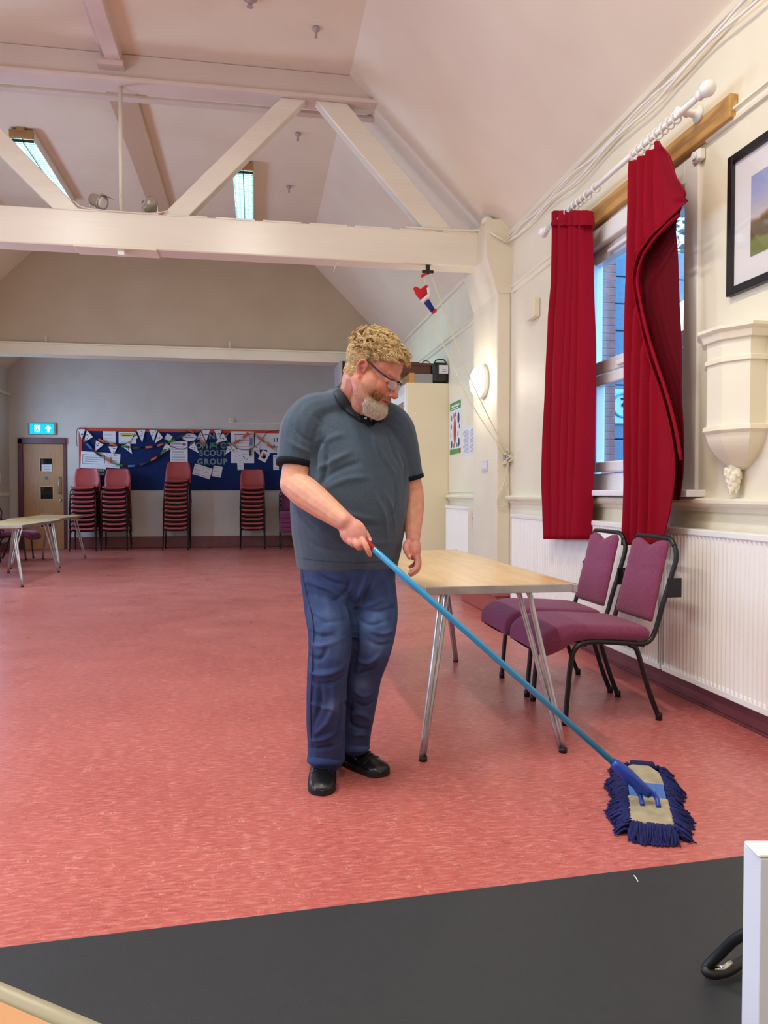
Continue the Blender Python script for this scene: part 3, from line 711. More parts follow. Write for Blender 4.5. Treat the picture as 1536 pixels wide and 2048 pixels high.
# plaster corbel (bracket with leaf drop)
t = thing('plaster_corbel', (XR, 3.25, 1.14), 'cream moulded plaster corbel with leaf drop below the picture', 'corbel')
bm = BM(); cy = 3.30; hw = 0.17; pr_ = 0.19
def octo(z, w_, p_): # half-octagon plan
    return [V((XR, cy-w_, z)), V((XR-p_*0.55, cy-w_, z)), V((XR-p_, cy-w_*0.35, z)), V((XR-p_, cy+w_*0.35, z)), V((XR-p_*0.55, cy+w_, z)), V((XR, cy+w_, z))]
def loftpoly(bm, rows):
    R_ = [[bm.verts.new(p) for p in r] for r in rows]
    for A, B in zip(R_, R_[1:]):
        for i in range(len(A)-1): bm.faces.new((A[i], A[i+1], B[i+1], B[i]))
    bm.faces.new(R_[0][::-1]); bm.faces.new(R_[-1])
cp = [(1.90, 1.28), (1.885, 1.28), (1.87, 1.18), (1.84, 1.12), (1.835, 1.02), (1.76, 1.0), (1.755, 1.07), (1.735, 1.07), (1.73, 1.0), (1.44, 1.0), (1.435, 1.10), (1.415, 1.12), (1.40, 1.04)]+[(1.40-.17*t_, .18+.84*(1-t_**1.7)**.8) for t_ in [k/12 for k in range(1, 13)]]
loftpoly(bm, [octo(z, hw*k, 0.15*k) for z, k in cp]); obj('shaft', bm, M_CREAM, t)
bm = BM(); random.seed(5)
limb(bm, [(XR-0.045, cy, 1.24), (XR-0.045, cy, 1.12)], [.024, .012])
for i in range(26):
    k = i/26; a_ = i*2.4; limb(bm, [(XR-0.045+0.028*(1-k*.5)*cos(a_), cy+0.032*(1.1-k*.7)*sin(a_), 1.235-0.10*k), (XR-0.045+0.036*(1-k*.5)*cos(a_), cy+0.040*(1.1-k*.7)*sin(a_), 1.205-0.10*k)], [.013, .006], seg=8)
bm = remesh(bm, 0.0035, 3); obj('leaf_drop', bm, M_CREAM, t)

# ---- curtain pole, rings, brackets, batten
ZP, XP = 3.085, 2.18
bm = BM(); box(bm, (2.285, 3.36, 2.945), (XR, 4.97, 3.065), 0.008)
tag(obj('pine_batten', bm, M_PINE), 'bare pine plank screwed to the wall above the window', 'batten')
t = thing('curtain_pole', (XP, 4.4, ZP), 'white wooden curtain pole with ball finials above the window', 'curtain pole')
def polept(y): return V((XP, y, ZP+0.02-0.02*(5.5-y)/2.0))
bm = BM(); tube(bm, [polept(5.42), polept(3.46)], 0.016, 16); obj('pole', bm, M_WHITE, t)
for y, s in ((5.42, 1), (3.46, -1)):
    bm = BM(); lathe(bm, [(0.016, 0), (0.024, 0.005), (0.024, 0.02), (0.014, 0.03), (0.02, 0.04), (0.034, 0.055), (0.040, 0.078), (0.034, 0.10), (0.018, 0.113), (0.002, 0.117)], polept(y), (0, s, 0), 20); obj('finial', bm, M_WHITE, t)
for y in (3.62, 5.34):
    bm = BM(); p = polept(y); lathe(bm, [(0.042, 0), (0.042, 0.012), (0.024, 0.02), (0.016, 0.05), (0.022, 0.07), (0.014, 0.09), (0.024, 0.105), (0.026, 0.13)], (XR-0.045 if y < 5 else XR, y, p.z), (-1, 0, 0), 18); obj('bracket', bm, M_WHITE, t)
ring_y = [4.72+0.065*k for k in range(7)]+[4.60, 3.72, 3.66, 3.78, 3.84, 3.90, 3.97, 4.04, 4.10]
for y in ring_y:
    bm = BM(); p = polept(y)+V((0, 0, -0.008)); a0 = random.uniform(-0.3, 0.3)
    tube(bm, [p+V((cos(a)*0.029, sin(a0)*cos(a)*0.02, sin(a)*0.029)) for a in [2*pi*k/18 for k in range(18)]], 0.0045, 6, closed=True)
    obj('curtain_ring', bm, M_WHITE, t)
bm = BM(); box(bm, (2.29, 3.62, 2.86), (XR-0.001, 3.70, 2.92), 0.01); lathe(bm, [(0.02, 0), (0.02, 0.012)], (2.29, 3.66, 2.89), (-1, 0, 0), 14)
tag(obj('cord_guide', bm, M_WHITE), 'small worn white fitting under the right end of the pine plank', 'fitting')

def interp(tab, x):
    if len(tab) > 9:
        n_ = len(tab)
        if x <= tab[0][0]: return tab[0][1]
        if x >= tab[-1][0]: return tab[-1][1]
        for i in range(n_-1):
            if x <= tab[i+1][0]:
                x0, p0 = tab[i]; x1, p1 = tab[i+1]; h_ = x1-x0; t_ = (x-x0)/h_
                m0 = (p1-tab[i-1][1])/(x1-tab[i-1][0]) if i else (p1-p0)/h_
                m1 = (tab[i+2][1]-p0)/(tab[i+2][0]-x0) if i+2 < n_ else (p1-p0)/h_
                return (2*t_**3-3*t_*t_+1)*p0+(t_**3-2*t_*t_+t_)*h_*m0+(3*t_*t_-2*t_**3)*p1+(t_**3-t_*t_)*h_*m1
    if x <= tab[0][0]: return tab[0][1]
    for (a, b), (c, d_) in zip(tab, tab[1:]):
        if x <= c:
            k = (x-a)/(c-a); k = k*k*(3-2*k)*0.5+k*0.5; return b+(d_-b)*k
    return tab[-1][1]
# left curtain: pleated hanging sheet (rows given in pixels, turned into wall-plane positions)
def pleated(rowsL, rowsR, X, ys, npl, amp, phase=0.0, nu=140, nv=60, taper=None, lean=0.0):
    bm = BM()
    def fn(u, v):
        py = ys[0]+(ys[1]-ys[0])*v
        A = onx(interp(rowsL, py), py, X); B = onx(interp(rowsR, py), py, X)
        # use one height per row so that pleats hang straight
        w_ = A.lerp(B, u)
        k = amp*(0.55+0.45*v)
        ph = 2*pi*npl*(u+0.05*sin(u*7+1)+0.022*sin(3*v+u*9))+phase
        s_ = sin(ph); s_ = (abs(s_)**0.75)*(1 if s_ > 0 else -1)
        w_.x += -k*s_-0.008*noise.noise(V((u*6, v*3, 1)))+lean*v
        w_.y += 0.35*k*cos(ph)
        return w_
    grid(bm, fn, nu, nv); return bm
L1 = [(425, 1112), (470, 1113), (560, 1112), (640, 1106), (760, 1101), (880, 1097), (960, 1097), (1020, 1100), (1078, 1102)]
R1 = [(418, 1180), (450, 1177), (560, 1178), (700, 1179), (860, 1176), (980, 1171), (1074, 1168)]
t = thing('curtain', (2.18, 5.0, 0.77), 'narrow crimson curtain bunched at the left side of the window', 'curtain', 'crimson window curtains')
obj('cloth', pleated(L1, R1, 2.18, (424, 1078), 4.6, 0.058), M_CURT, t, fix=False, thick=0.006)
bm = pleated([(424, 1112), (470, 1113)], [(424, 1180), (470, 1177)], 2.172, (422, 452), 4.6, 0.036); obj('heading_tape', bm, M_CURT, t, fix=False, thick=0.008)
# right curtain with folded-over flap
t = thing('curtain', (2.16, 3.9, 0.8), 'wide crimson curtain with its edge twisted and folded over, right side of the window', 'curtain', 'crimson window curtains')
LA = [(300, 1262), (340, 1261), (420, 1263), (560, 1262), (700, 1259), (860, 1258), (960, 1256), (1090, 1252)]
RA = [(284, 1330), (310, 1356), (340, 1376), (385, 1398), (394, 1396), (410, 1380), (430, 1358), (460, 1325), (490, 1300), (520, 1283), (560, 1275), (600, 1280), (660, 1293), (720, 1311), (790, 1334), (860, 1352), (920, 1362), (960, 1362), (1010, 1355), (1050, 1345), (1090, 1332)]
def curtA():
    bm = BM(); nu, nv = 150, 150
    def fn(u, v):
        topy = 325+(282-325)*min(1, u/0.8) if u < 0.8 else 282+(u-0.8)*10
        py = topy+(1090-topy)*v
        pl, pr2 = interp(LA, py), interp(RA, py)
        w_ = onx(pl+(pr2-pl)*u, py, 2.14)
        width = (pr2-pl)/100.0
        pos = u*width            # pleats fixed along the cloth
        fall = max(0, 1-max(0, pos-0.42)/0.25)
        ph = 2*pi*(pos*6.2)+0.6*sin(v*3)
        w_.x += -0.04*sin(ph)*fall*(0.5+0.5*min(1, v*3))*(1-max(0, (u-.72)/.28)**1)*(1 if u < .98 else 0)-0.01*noise.noise(V((pos*5, v*4, 3)))
        # the outer edge rolls towards the room
        e_ = max(0, (u-0.80)/0.20)
        w_.x += -0.035*e_*e_
        if py < 400: w_.x -= 0.06*max(0, (u-0.6)/0.4)*(1-abs(py-360)/90 if abs(py-360) < 90 else 0)
        return w_
    grid(bm, fn, nu, nv); return bm
obj('cloth', curtA(), M_CURT, t, fix=False, thick=0.006)
def curtB():
    bm = BM()
    LB = [(395, 1340), (440, 1300), (500, 1272), (600, 1268), (700, 1290), (800, 1320), (900, 1345), (1000, 1340)]
    RB = [(395, 1370), (420, 1362), (450, 1352), (500, 1355), (600, 1360), (700, 1362), (800, 1364), (880, 1368), (930, 1368), (960, 1366), (1000, 1359)]
    def fn(u, v):
        py = 400+(1000-400)*v; pl, pr2 = interp(LB, py), interp(RB, py)
        w_ = onx(pl+(pr2-pl)*u, py, 2.19); w_.x += 0.02*sin(u*3.2)+0.006*noise.noise(V((u*3, v*5, 9))); return w_
    grid(bm, fn, 40, 90); return bm
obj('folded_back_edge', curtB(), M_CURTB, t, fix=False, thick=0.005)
# rolled hem along the twisted edge
bm = BM(); pts = [onx(interp(RA, y)+0, y, 2.105) for y in (430, 460, 490, 520, 560, 600, 660, 720, 790, 860, 920)]
tube(bm, catmull(pts, 4), 0.009, 8); obj('hem', bm, M_CURT, t)

# ================================================================== CUPBOARD AND THINGS ON IT
t = thing('cupboard', (2.05, 9.3, 0), 'tall cream cupboard against the right wall behind the man', 'cupboard')
bm = BM(); box(bm, (1.80, 8.86, 0), (XR-0.001, 10.3, 2.44), 0.008); obj('body', bm, mat('cream_board', (232, 222, 188), rough=0.5), t)
bm = BM(); box(bm, (1.785, 8.90, 0.05), (1.80, 9.58, 2.42), 0.004); box(bm, (1.785, 9.60, 0.05), (1.80, 10.27, 2.42), 0.004); obj('door', bm, M_WHITE, t)
bm = BM(); box(bm, (1.775, 8.99, 1.2), (1.787, 9.5, 2.22), 0.003); obj('door_panel', bm, mat('mauve_panel', (160, 126, 116), rough=0.4), t)
bm = BM(); box(bm, (1.60, 8.95, 2.56), (2.12, 9.5, 2.66), 0.006); box(bm, (1.58, 8.93, 2.655), (2.14, 9.52, 2.69), 0.006)
tag(obj('wooden_case', bm, mat('mahogany', (92, 46, 36), rough=0.35)), 'flat reddish brown wooden case on top of the cupboard', 'box')
bm = BM(); box(bm, (1.84, 8.88, 2.44), (1.90, 9.4, 2.56), 0.004)
tag(obj('pine_block', bm, M_PINE), 'pale pine block propping the wooden case on the cupboard', 'wood block')
bm = BM(); box(bm, (1.90, 8.9, 2.44), (2.13, 9.3, 2.555), 0.004)
tag(obj('storage_tin', bm, mat('grey_tin', (150, 150, 150), rough=0.4, metal=0.4)), 'grey flat tin between the pine block and the black bag', 'box')
bm = BM(); box(bm, (1.80, 9.0, 2.69), (1.98, 9.2, 2.71), 0.004); tube(bm, catmull([(2.02, 9.0, 2.70), (2.05, 9.0, 2.73), (2.10, 9.0, 2.72), (2.12, 9.0, 2.69)], 4), 0.005, 6)
tag(obj('black_cable_coil', bm, M_BLACKP), 'small black object and cable lying on the wooden case', 'cable')
t = thing('black_bag', (2.22, 9.0, 2.44), 'black bag with a white paper label on top of the cupboard', 'bag')
bm = BM(); box(bm, (2.12, 8.88, 2.44), (2.325, 9.3, 2.70), 0.05, seg=4); obj('body', bm, M_BLACKP, t)
bm = BM(); box(bm, (2.20, 8.872, 2.56), (2.315, 8.878, 2.66)); box(bm, (2.24, 8.870, 2.60), (2.29, 8.872, 2.608), 0, 1); box(bm, (2.24, 8.870, 2.58), (2.29, 8.872, 2.588), 0, 1); obj('label_card', bm, [M_PAPER, M_GREYINK], t)
bm = BM(); tube(bm, catmull([(2.14, 8.9, 2.66), (2.17, 8.9, 2.72), (2.26, 8.9, 2.73), (2.30, 8.9, 2.69)], 4), 0.008, 6); obj('strap', bm, M_BLACKP, t)
bm = BM(); box(bm, (1.825, 8.845, 1.05), (1.83, 8.855, 2.6), 0); 
bm.free()

# equipment poster and typed sheet
def paper_on_right(y0, y1, z0, z1, name, label, cat, extra=None):
    t = thing(name, (XR-0.013, (y0+y1)/2, z0), label, cat)
    bm = BM(); box(bm, (XR-0.015, y0, z0), (XR-0.0125, y1, z1)); obj('sheet', bm, M_PAPER, t)
    return t
t = paper_on_right(8.29, 8.79, 1.56, 2.20, 'kit_poster', 'white poster of camping kit pictures with green banner, beside the cupboard', 'poster')
X_ = XR-0.017
bm = BM(); box(bm, (X_, 8.30, 2.09), (X_+0.002, 8.78, 2.18)); box(bm, (X_, 8.36, 1.57), (X_+0.002, 8.78, 1.63)); obj('green_banner', bm, mat('poster_green', (84, 150, 60), rough=0.6), t)
bm = BM(); box(bm, (X_-0.001, 8.36, 2.125), (X_, 8.70, 2.145)); box(bm, (X_-0.001, 8.42, 2.10), (X_, 8.72, 2.112)); obj('banner_text', bm, M_PAPER, t)
bm = BM(); box(bm, (X_, 8.30, 1.57), (X_+0.002, 8.355, 1.63)); ball(bm, (X_+0.001, 8.56, 1.84), (0.002, 0.055, 0.16), seg=14)
for a, b, s in ((8.70, 2.0, 0.02), (8.60, 2.02, 0.02), (8.42, 1.80, 0.02), (8.74, 1.80, 0.015)): ball(bm, (X_+0.001, a, b), (0.002, s, s*1.8), seg=8)
obj('red_pictures', bm, mat('poster_red', (170, 50, 40), rough=0.6), t)
bm = BM()
for a, b, s in ((8.40, 1.98, 0.045), (8.72, 1.90, 0.02), (8.38, 1.70, 0.035), (8.70, 1.69, 0.03), (8.60, 1.67, 0.02), (8.46, 1.67, 0.02), (8.36, 1.88, 0.02), (8.52, 2.03, 0.02)): ball(bm, (X_+0.001, a, b), (0.002, s, s*1.5), seg=8)
obj('dark_pictures', bm, mat('poster_dark', (50, 54, 70), rough=0.6), t)
t = paper_on_right(7.68, 8.22, 1.535, 1.84, 'typed_notice', 'white two-column typed notice between the kit poster and the pier', 'notice')
bm = BM()
for c in (0, 1):
    for k in range(17): box(bm, (X_, 7.72+c*0.26, 1.56+k*0.015), (X_+0.002, 7.72+c*0.26+0.20+0.03*sin(k*5+c), 1.5645+k*0.015))
obj('typing', bm, mat('typing_grey', (150, 150, 160), rough=0.7), t)

# folded partition at the right end of the opening
t = thing('folding_partition', (1.55, YH+0.1, 0), 'folded grey concertina partition at the right end of the wide opening', 'partition')
for k in range(7):
    bm = BM(); x = 1.36+k*0.095; box(bm, (x, YH-0.30+0.02*(k % 2), 0.01), (x+0.05, YH+0.45, 3.26), 0.004); obj('panel', bm, mat('partition_grey', (186, 180, 178), rough=0.5), t)
    bm = BM(); box(bm, (x+0.053, YH-0.28, 0.01), (x+0.092, YH+0.3, 3.26)); obj('hinge_strip', bm, M_BLACKP, t)

# ================================================================== FOLDING TABLES
def folding_table(x0, x1, y0, y1, zt, label, group=None):
    """long side along y; four pairs of bent tube legs"""
    t = thing('folding_table', ((x0+x1)/2, (y0+y1)/2, 0), label, 'table', group)
    bm = BM(); box(bm, (x0+0.006, y0+0.006, zt-0.02), (x1-0.006, y1-0.006, zt), 0.002); obj('tabletop', bm, M_TABLE, t)
    bm = BM()
    for a, b, c, d_ in ((x0+.02, x1-.02, y0, y0+0.006), (x0+.02, x1-.02, y1-0.006, y1), (x0, x0+0.006, y0+.02, y1-.02), (x1-0.006, x1, y0+.02, y1-.02)):
        box(bm, (a, c, zt-0.034), (b, d_, zt-0.001), 0.002)
    box(bm, (x0+0.03, y0+0.02, zt-0.03), (x0+0.05, y1-0.02, zt-0.021)); box(bm, (x1-0.05, y0+0.02, zt-0.03), (x1-0.03, y1-0.02, zt-0.021))
    obj('edge_rail', bm, M_ALU, t)
    for a, sx in ((x0, -1), (x1, 1)):
        for b, sy in ((y0, -1), (y1, 1)):
            bm = BM(); box(bm, (a-0.022 if sx > 0 else a-0.003, b-0.022 if sy > 0 else b-0.003, zt-0.038), (a+0.003 if sx > 0 else a+0.022, b+0.003 if sy > 0 else b+0.022, zt+0.001), 0.006)
            obj('corner_cap', bm, M_ALU, t)
            # pair of tubes bending out of the underframe and meeting at the foot
            foot = V((a-sx*0.02, b+sy*(-0.075), 0.012)); bm = BM()
            for dx in (0.0, 0.04):
                top = V((a-sx*(0.17+dx), b-sy*(0.20+dx), zt-0.045))
                mid = V((a-sx*(0.135+dx*0.9), b-sy*(0.20+dx), zt-0.065))
                f2 = foot+V((-sx*dx*0.25, -sy*dx*0.3, 0))
                pts = catmull([top+V((-sx*0.10, 0, 0.002)), top, mid.lerp(f2, 0.0), mid.lerp(f2, 0.12), mid.lerp(f2, 0.5), f2], 4)
                tube(bm, pts, 0.0125, 8)
            lg = obj('leg', bm, M_ALU, t)
            bm = BM(); cyl(bm, (foot.x-sx*0.006, foot.y, 0.0), (foot.x-sx*0.006, foot.y, 0.02), 0.018, 12)
            obj('foot_cap', bm, M_BLACKP, lg)
    for b, sy in ((y0, -1), (y1, 1)):
        bm = BM(); yb = b-sy*0.22
        tube(bm, [(x0+0.12, yb, zt-0.043), (x1-0.12, yb, zt-0.043)], 0.0125, 8); obj('cross_tube', bm, M_ALU, t)
        for xx in (x0+0.10, x1-0.14):
            bm = BM(); box(bm, (xx, yb-0.03, zt-0.058), (xx+0.04, yb+0.03, zt-0.02), 0.004); obj('hinge_block', bm, M_ALU, t)
    return t
folding_table(0.66, 1.33, 2.955, 4.86, 0.737, 'long folding table with scuffed beech top beside the two purple chairs')
folding_table(-3.40, -2.69, 9.36, 11.18, 0.737, 'beech folding table at the left edge, nearer of the two')
folding_table(-3.56, -2.83, 11.64, 13.5, 0.737, 'beech folding table at the left, farther one in front of the oak door')

# ================================================================== PURPLE CHAIRS
def purple_chair(name, org, rot, label, group, dark=False):
    """built facing -x with the near side at y=0: coordinates measured on the nearest chair"""
    t = thing(name, (0, 0, 0), label, 'chair', group)
    fab = M_PURPLE
    W_ = 0.425
    for y in (0.0, W_):
        bm = BM()
        side = catmull([(0.0, y, 0.01), (0.012, y, 0.16), (0.028, y, 0.31), (0.055, y, 0.375), (0.12, y, 0.398), (0.25, y, 0.392), (0.38, y, 0.380), (0.435, y, 0.395), (0.466, y, 0.445), (0.50, y, 0.56), (0.545, y, 0.70), (0.573, y, 0.80), (0.575, y+(0.02 if y == 0 else -0.02), 0.858)], 5)
        tube(bm, side, 0.0125, 10); obj('leg', bm, M_BLACK, t)
        bm = BM(); tube(bm, catmull([(0.33, y, 0.378), (0.365, y, 0.355), (0.395, y, 0.27), (0.44, y, 0.13), (0.488, y, 0.01)], 5), 0.0125, 10)
        obj('leg', bm, M_BLACK, t)
        for fx in (0.0, 0.488):
            bm = BM(); lathe(bm, [(0.016, 0), (0.016, 0.03), (0.013, 0.036)], (fx, y, 0.0), seg=10); obj('foot_cap', bm, M_BLACKP, t)
    bm = BM(); tube(bm, catmull([(0.575, 0.02, 0.855), (0.572, 0.05, 0.885), (0.565, 0.10, 0.892), (0.565, W_-0.10, 0.892), (0.572, W_-0.05, 0.885), (0.575, W_-0.02, 0.855)], 5), 0.0125, 10); obj('top_rail', bm, M_BLACK, t)
    bm = BM(); tube(bm, [(0.10, 0, 0.385), (0.10, W_, 0.385)], 0.011, 8); tube(bm, [(0.40, 0, 0.372), (0.40, W_, 0.372)], 0.011, 8); obj('cross_tube', bm, M_BLACK, t)
    bm = BM(); box(bm, (0.52, -0.014, 0.605), (0.595, -0.008, 0.70), 0.002, R=None); obj('linking_bracket', bm, M_BLACKP, t)
    bm = BM(); box(bm, (0.52, W_+0.008, 0.605), (0.595, W_+0.014, 0.70), 0.002); obj('linking_bracket', bm, M_BLACKP, t)
    # seat cushion: waterfall front
    bm = BM(); nx, ny = 22, 16
    def top(u):  # profile along x
        pts = [(-0.125, 0.345), (-0.128, 0.385), (-0.115, 0.425), (-0.07, 0.462), (0.0, 0.482), (0.1, 0.482), (0.25, 0.474), (0.40, 0.462), (0.425, 0.455), (0.432, 0.435)]
        P_ = catmull([V((a, 0, b)) for a, b in pts], 3); k = u*(len(P_)-1); i = min(int(k), len(P_)-2); return P_[i].lerp(P_[i+1], k-i)
    def bot(u):
        pts = [(-0.125, 0.345), (-0.09, 0.335), (-0.02, 0.36), (0.03, 0.39), (0.1, 0.405), (0.25, 0.400), (0.40, 0.392), (0.428, 0.40), (0.432, 0.435)]
        P_ = catmull([V((a, 0, b)) for a, b in pts], 3); k = u*(len(P_)-1); i = min(int(k), len(P_)-2); return P_[i].lerp(P_[i+1], k-i)
    w0, w1 = -0.005, W_+0.01
    def shell(fn, sgn):
        def g(u, v):
            p = fn(u); e_ = abs(v-0.5)*2; yy = (w0+w1)/2+(w1-w0)/2*(1 if v > 0.5 else -1)*e_
            return V((p.x, yy, p.z-sgn*0.007*max(0, (e_-0.88)/0.12)**2+sgn*0.005*(1-e_*e_)))
        return g
    A = grid(bm, shell(top, 1), 32, 21); B = grid(bm, shell(bot, -1), 32, 21)
    for j0 in (0, 20):
        for i in range(31): f = bm.faces.new((A[j0][i], A[j0][i+1], B[j0][i+1], B[j0][i])); f.smooth = True
    bmesh.ops.remove_doubles(bm, verts=bm.verts, dist=0.0015)
    obj('seat', bm, fab, t)
    # back cushion with the notched top
    bm = BM(); nu, nv = 25, 25
    tilt = V((0.098, 0, 0.40)); tn = V((-0.40, 0, 0.098)).normalized(); b0 = V((0.466, 0, 0.478)); 
    def bk(s):
        def g(u, v):
            a_ = (u-0.5)*2; half = 0.182-0.012*v
            e_ = max(0, abs(a_)-0.84)/0.16
            topd = -0.030*exp(-(a_/0.36)**2)-0.03*e_*e_
            botd = 0.012*e_*e_
            hh = v*(1+topd/0.40)+botd*(1-v)
            p = b0+tilt*hh+V((0, W_/2+a_*half, 0))
            edge = max(abs(a_), abs(v-0.5)*2); th = 0.024*sqrt(max(0, 1-edge**6))+0.004*(abs(v-0.62) > 0.012)
            return p+tn*(0.003+s*th)
        return g
    A = grid(bm, bk(1), nu, nv); B = grid(bm, bk(-0.5), nu, nv)
    def edge_loop(G): return [G[0][i] for i in range(nu)]+[G[j][nu-1] for j in range(1, nv)]+[G[nv-1][i] for i in range(nu-2, -1, -1)]+[G[j][0] for j in range(nv-2, 0, -1)]
    ea, eb = edge_loop(A), edge_loop(B)
    for i in range(len(ea)): bm.faces.new((ea[i], ea[(i+1) % len(ea)], eb[(i+1) % len(ea)], eb[i])).smooth = True
    bmesh.ops.remove_doubles(bm, verts=bm.verts, dist=0.0008)
    obj('backrest', bm, fab, t)
    t.location = org; t.rotation_euler.z = rot
    return t
pc0 = purple_chair('padded_chair', (1.466, 3.382, 0), 0, 'purple upholstered chair with black frame, the nearer of the pair by the radiator', 'purple padded chairs')
def place(src, loc, rot, label, group=None):
    c = copy_tree(src); c.location = loc; c.rotation_euler.z = rot; c['label'] = label
    if group: c['group'] = group
    return c
place(pc0, (1.466, 3.898, 0), 0, 'purple upholstered chair with black frame, the farther of the pair by the radiator')
place(pc0, (-3.72, 13.55, 0), pi, 'purple padded chair with its seat showing behind the left folding tables')
place(pc0, (-4.02, 12.35, 0), pi*0.5, 'dark-backed padded chair at the left edge behind the nearer folding table')
for k in range(4):
    place(pc0, (0.92, 14.95, 0.088*k), pi*0.5, ['purple padded chair at the bottom of the short stack right of the red stacks', 'purple padded chair second from the bottom of the short stack', 'purple padded chair second from the top of the short stack', 'purple padded chair on top of the short stack behind the man'][k], 'purple chairs in the short stack')

# ================================================================== RED STACKING CHAIRS
def red_chair():
    t = thing('stacking_chair', (0, 0, 0), 'x', 'chair', None)
    bm = BM()
    # shell profile in (y forward negative, z): faces -y
    prof = catmull([V((0, -0.235, 0.405)), V((0, -0.228, 0.432)), V((0, -0.18, 0.440)), V((0, 0.0, 0.425)), V((0, 0.13, 0.430)), V((0, 0.185, 0.475)), V((0, 0.205, 0.56)), V((0, 0.225, 0.70)), V((0, 0.235, 0.79)), V((0, 0.245, 0.805))], 3)
    n = len(prof)
    def fn(u, v):
        k = v*(n-1); i = min(int(k), n-2); p = prof[i].lerp(prof[i+1], k-i)
        a_ = (u-0.5)*2
        hw = 0.215+0.0*v
        if v > 0.55: hw = 0.215+0.03*sin(min(1, (v-0.55)/0.15)*pi/2)-0.075*max(0, (v-0.68)/0.32)**1.3
        if v > 0.93: hw -= 0.05*((v-0.93)/0.07)**2
        side = abs(a_)**3
        lift = 0.022*side*(1 if v < 0.5 else 0)
        fwd = -0.035*side*(1 if v > 0.5 else 0)
        return V((a_*hw, p.y+fwd, p.z+lift))
    grid(bm, fn, 13, 34)
    sh = obj('shell', bm, M_REDP, t, fix=False, thick=0.006)
    for s in (-1, 1):
        bm = BM(); tube(bm, catmull([(s*0.19, -0.10, 0.40), (s*0.205, -0.17, 0.395), (s*0.225, -0.205, 0.33), (s*0.24, -0.235, 0.0)], 4), 0.011, 8); obj('leg', bm, M_BLACK, t)
        bm = BM(); tube(bm, catmull([(s*0.19, 0.05, 0.40), (s*0.205, 0.12, 0.395), (s*0.225, 0.165, 0.33), (s*0.24, 0.235, 0.0)], 4), 0.011, 8); obj('leg', bm, M_BLACK, t)
    bm = BM()
    for y in (-0.13, 0.08): tube(bm, catmull([(-0.205, y-0.03, 0.392), (-0.12, y, 0.375), (0.12, y, 0.375), (0.205, y-0.03, 0.392)], 3), 0.011, 8)
    for s in (-1, 1): tube(bm, [(s*0.195, -0.15, 0.395), (s*0.195, 0.12, 0.395)], 0.011, 8)
    box(bm, (-0.20, -0.19, 0.385), (0.20, -0.17, 0.402), 0.004)
    obj('underframe', bm, M_BLACK, t)
    return t
rc = red_chair()
ORD = ['topmost', 'second down', 'third down', 'fourth down', 'fifth down', 'sixth down', 'seventh down', 'eighth down', 'ninth down', 'tenth down', 'eleventh down', 'twelfth down']
first = True
for (cx, cy, n, dz, zl, where, grp, lean) in (
        (-3.22, 15.2, 10, 0.0865, 0.0, 'the stack next to the oak door', 'red chairs stacked beside the door', 0.0),
        (-2.655, 15.22, 10, 0.0865, 0.0, 'the second stack along from the oak door', 'red chairs in the second stack', 0.0),
        (-1.52, 15.2, 12, 0.0835, 0.0, 'the tallest stack, in the middle', 'red chairs in the tallest stack', 0.002),
        (-0.05, 15.15, 10, 0.0865, 0.0, 'the red stack nearest the man', 'red chairs in the stack near the man', 0.0)):
    for k in range(n):
        lb = 'red plastic chair, %s in %s' % (ORD[n-1-k] if k else 'bottommost', where)
        loc = (cx+lean*k*1.0+random.uniform(-.004, .004), cy, dz*k)
        if first: c = rc; c.location = loc; c['label'] = lb; first = False
        else: c = place(rc, loc, 0, lb)
        c['group'] = grp

# ================================================================== NOTICEBOARD
BY = YF-0.035
B = lambda px, py, dy=0.0: ony(px, py, BY-dy)
t = thing('noticeboard', (-1.2, YF, 1.165), 'wide blue felt noticeboard with orange border on the far wall', 'noticeboard')
bm = BM(); box(bm, (-3.42, YF-0.03, 1.165), (1.25, YF-0.001, 2.385), 0.003); obj('board', bm, M_FELT, t)
bm = BM(); box(bm, (-3.43, YF-0.042, 2.335), (1.26, YF-0.030, 2.395), 0.004); box(bm, (-3.43, YF-0.042, 1.60), (-3.365, YF-0.030, 2.335), 0.004); obj('border', bm, M_ORANGE, t)
class PX:
    pass
def sheet(px, py, w, h, rot, label, cat='paper', lines=6, marks=None, m=M_PAPER, name='pinned_paper', group='papers pinned on the noticeboard'):
    c = B(px, py, 0.002+0.0012*(len(label) % 5)); s = 15.9/1500; w *= s; h *= s; r_ = radians(rot)
    X = V((cos(r_), 0, -sin(r_))); Z = V((sin(r_), 0, cos(r_)))
    t = thing(name, c, label, cat, group)
    bm = BM()
    def q(a, b, a2, b2, dy, mi=0, bmm=None):
        p = [c+X*(x*w/2)+Z*(z*h/2)+V((0, -dy, 0)) for x, z in ((a, b), (a2, b), (a2, b2), (a, b2))]
        prism(bmm, p, (0, -0.0015, 0), mi)
    q(-1, -1, 1, 1, 0, 0, bm); obj('sheet', bm, m, t)
    if lines or marks:
        bm = BM()
        for k in range(lines):
            z = 0.75-1.5*k/max(1, lines-1); wd = 0.75-0.3*random.random()
            q(-0.8, z-0.035, wd, z+0.035, 0.002, 0, bm)
        for (a, b, a2, b2, mi) in (marks or []): q(a, b, a2, b2, 0.003, mi, bm)
        obj('printing', bm, [mat('print_grey', (150, 150, 160), rough=0.8), mat('print_yellow', (206, 190, 70), rough=0.8), mat('print_red', (176, 70, 60), rough=0.8), M_INK, mat('print_purple', (90, 50, 110), rough=0.8)], t)
    return t
random.seed(21)
sheet(218.7, 873, 22.6, 23.5, 0, 'plain white letter pinned high on the left of the noticeboard', lines=4)
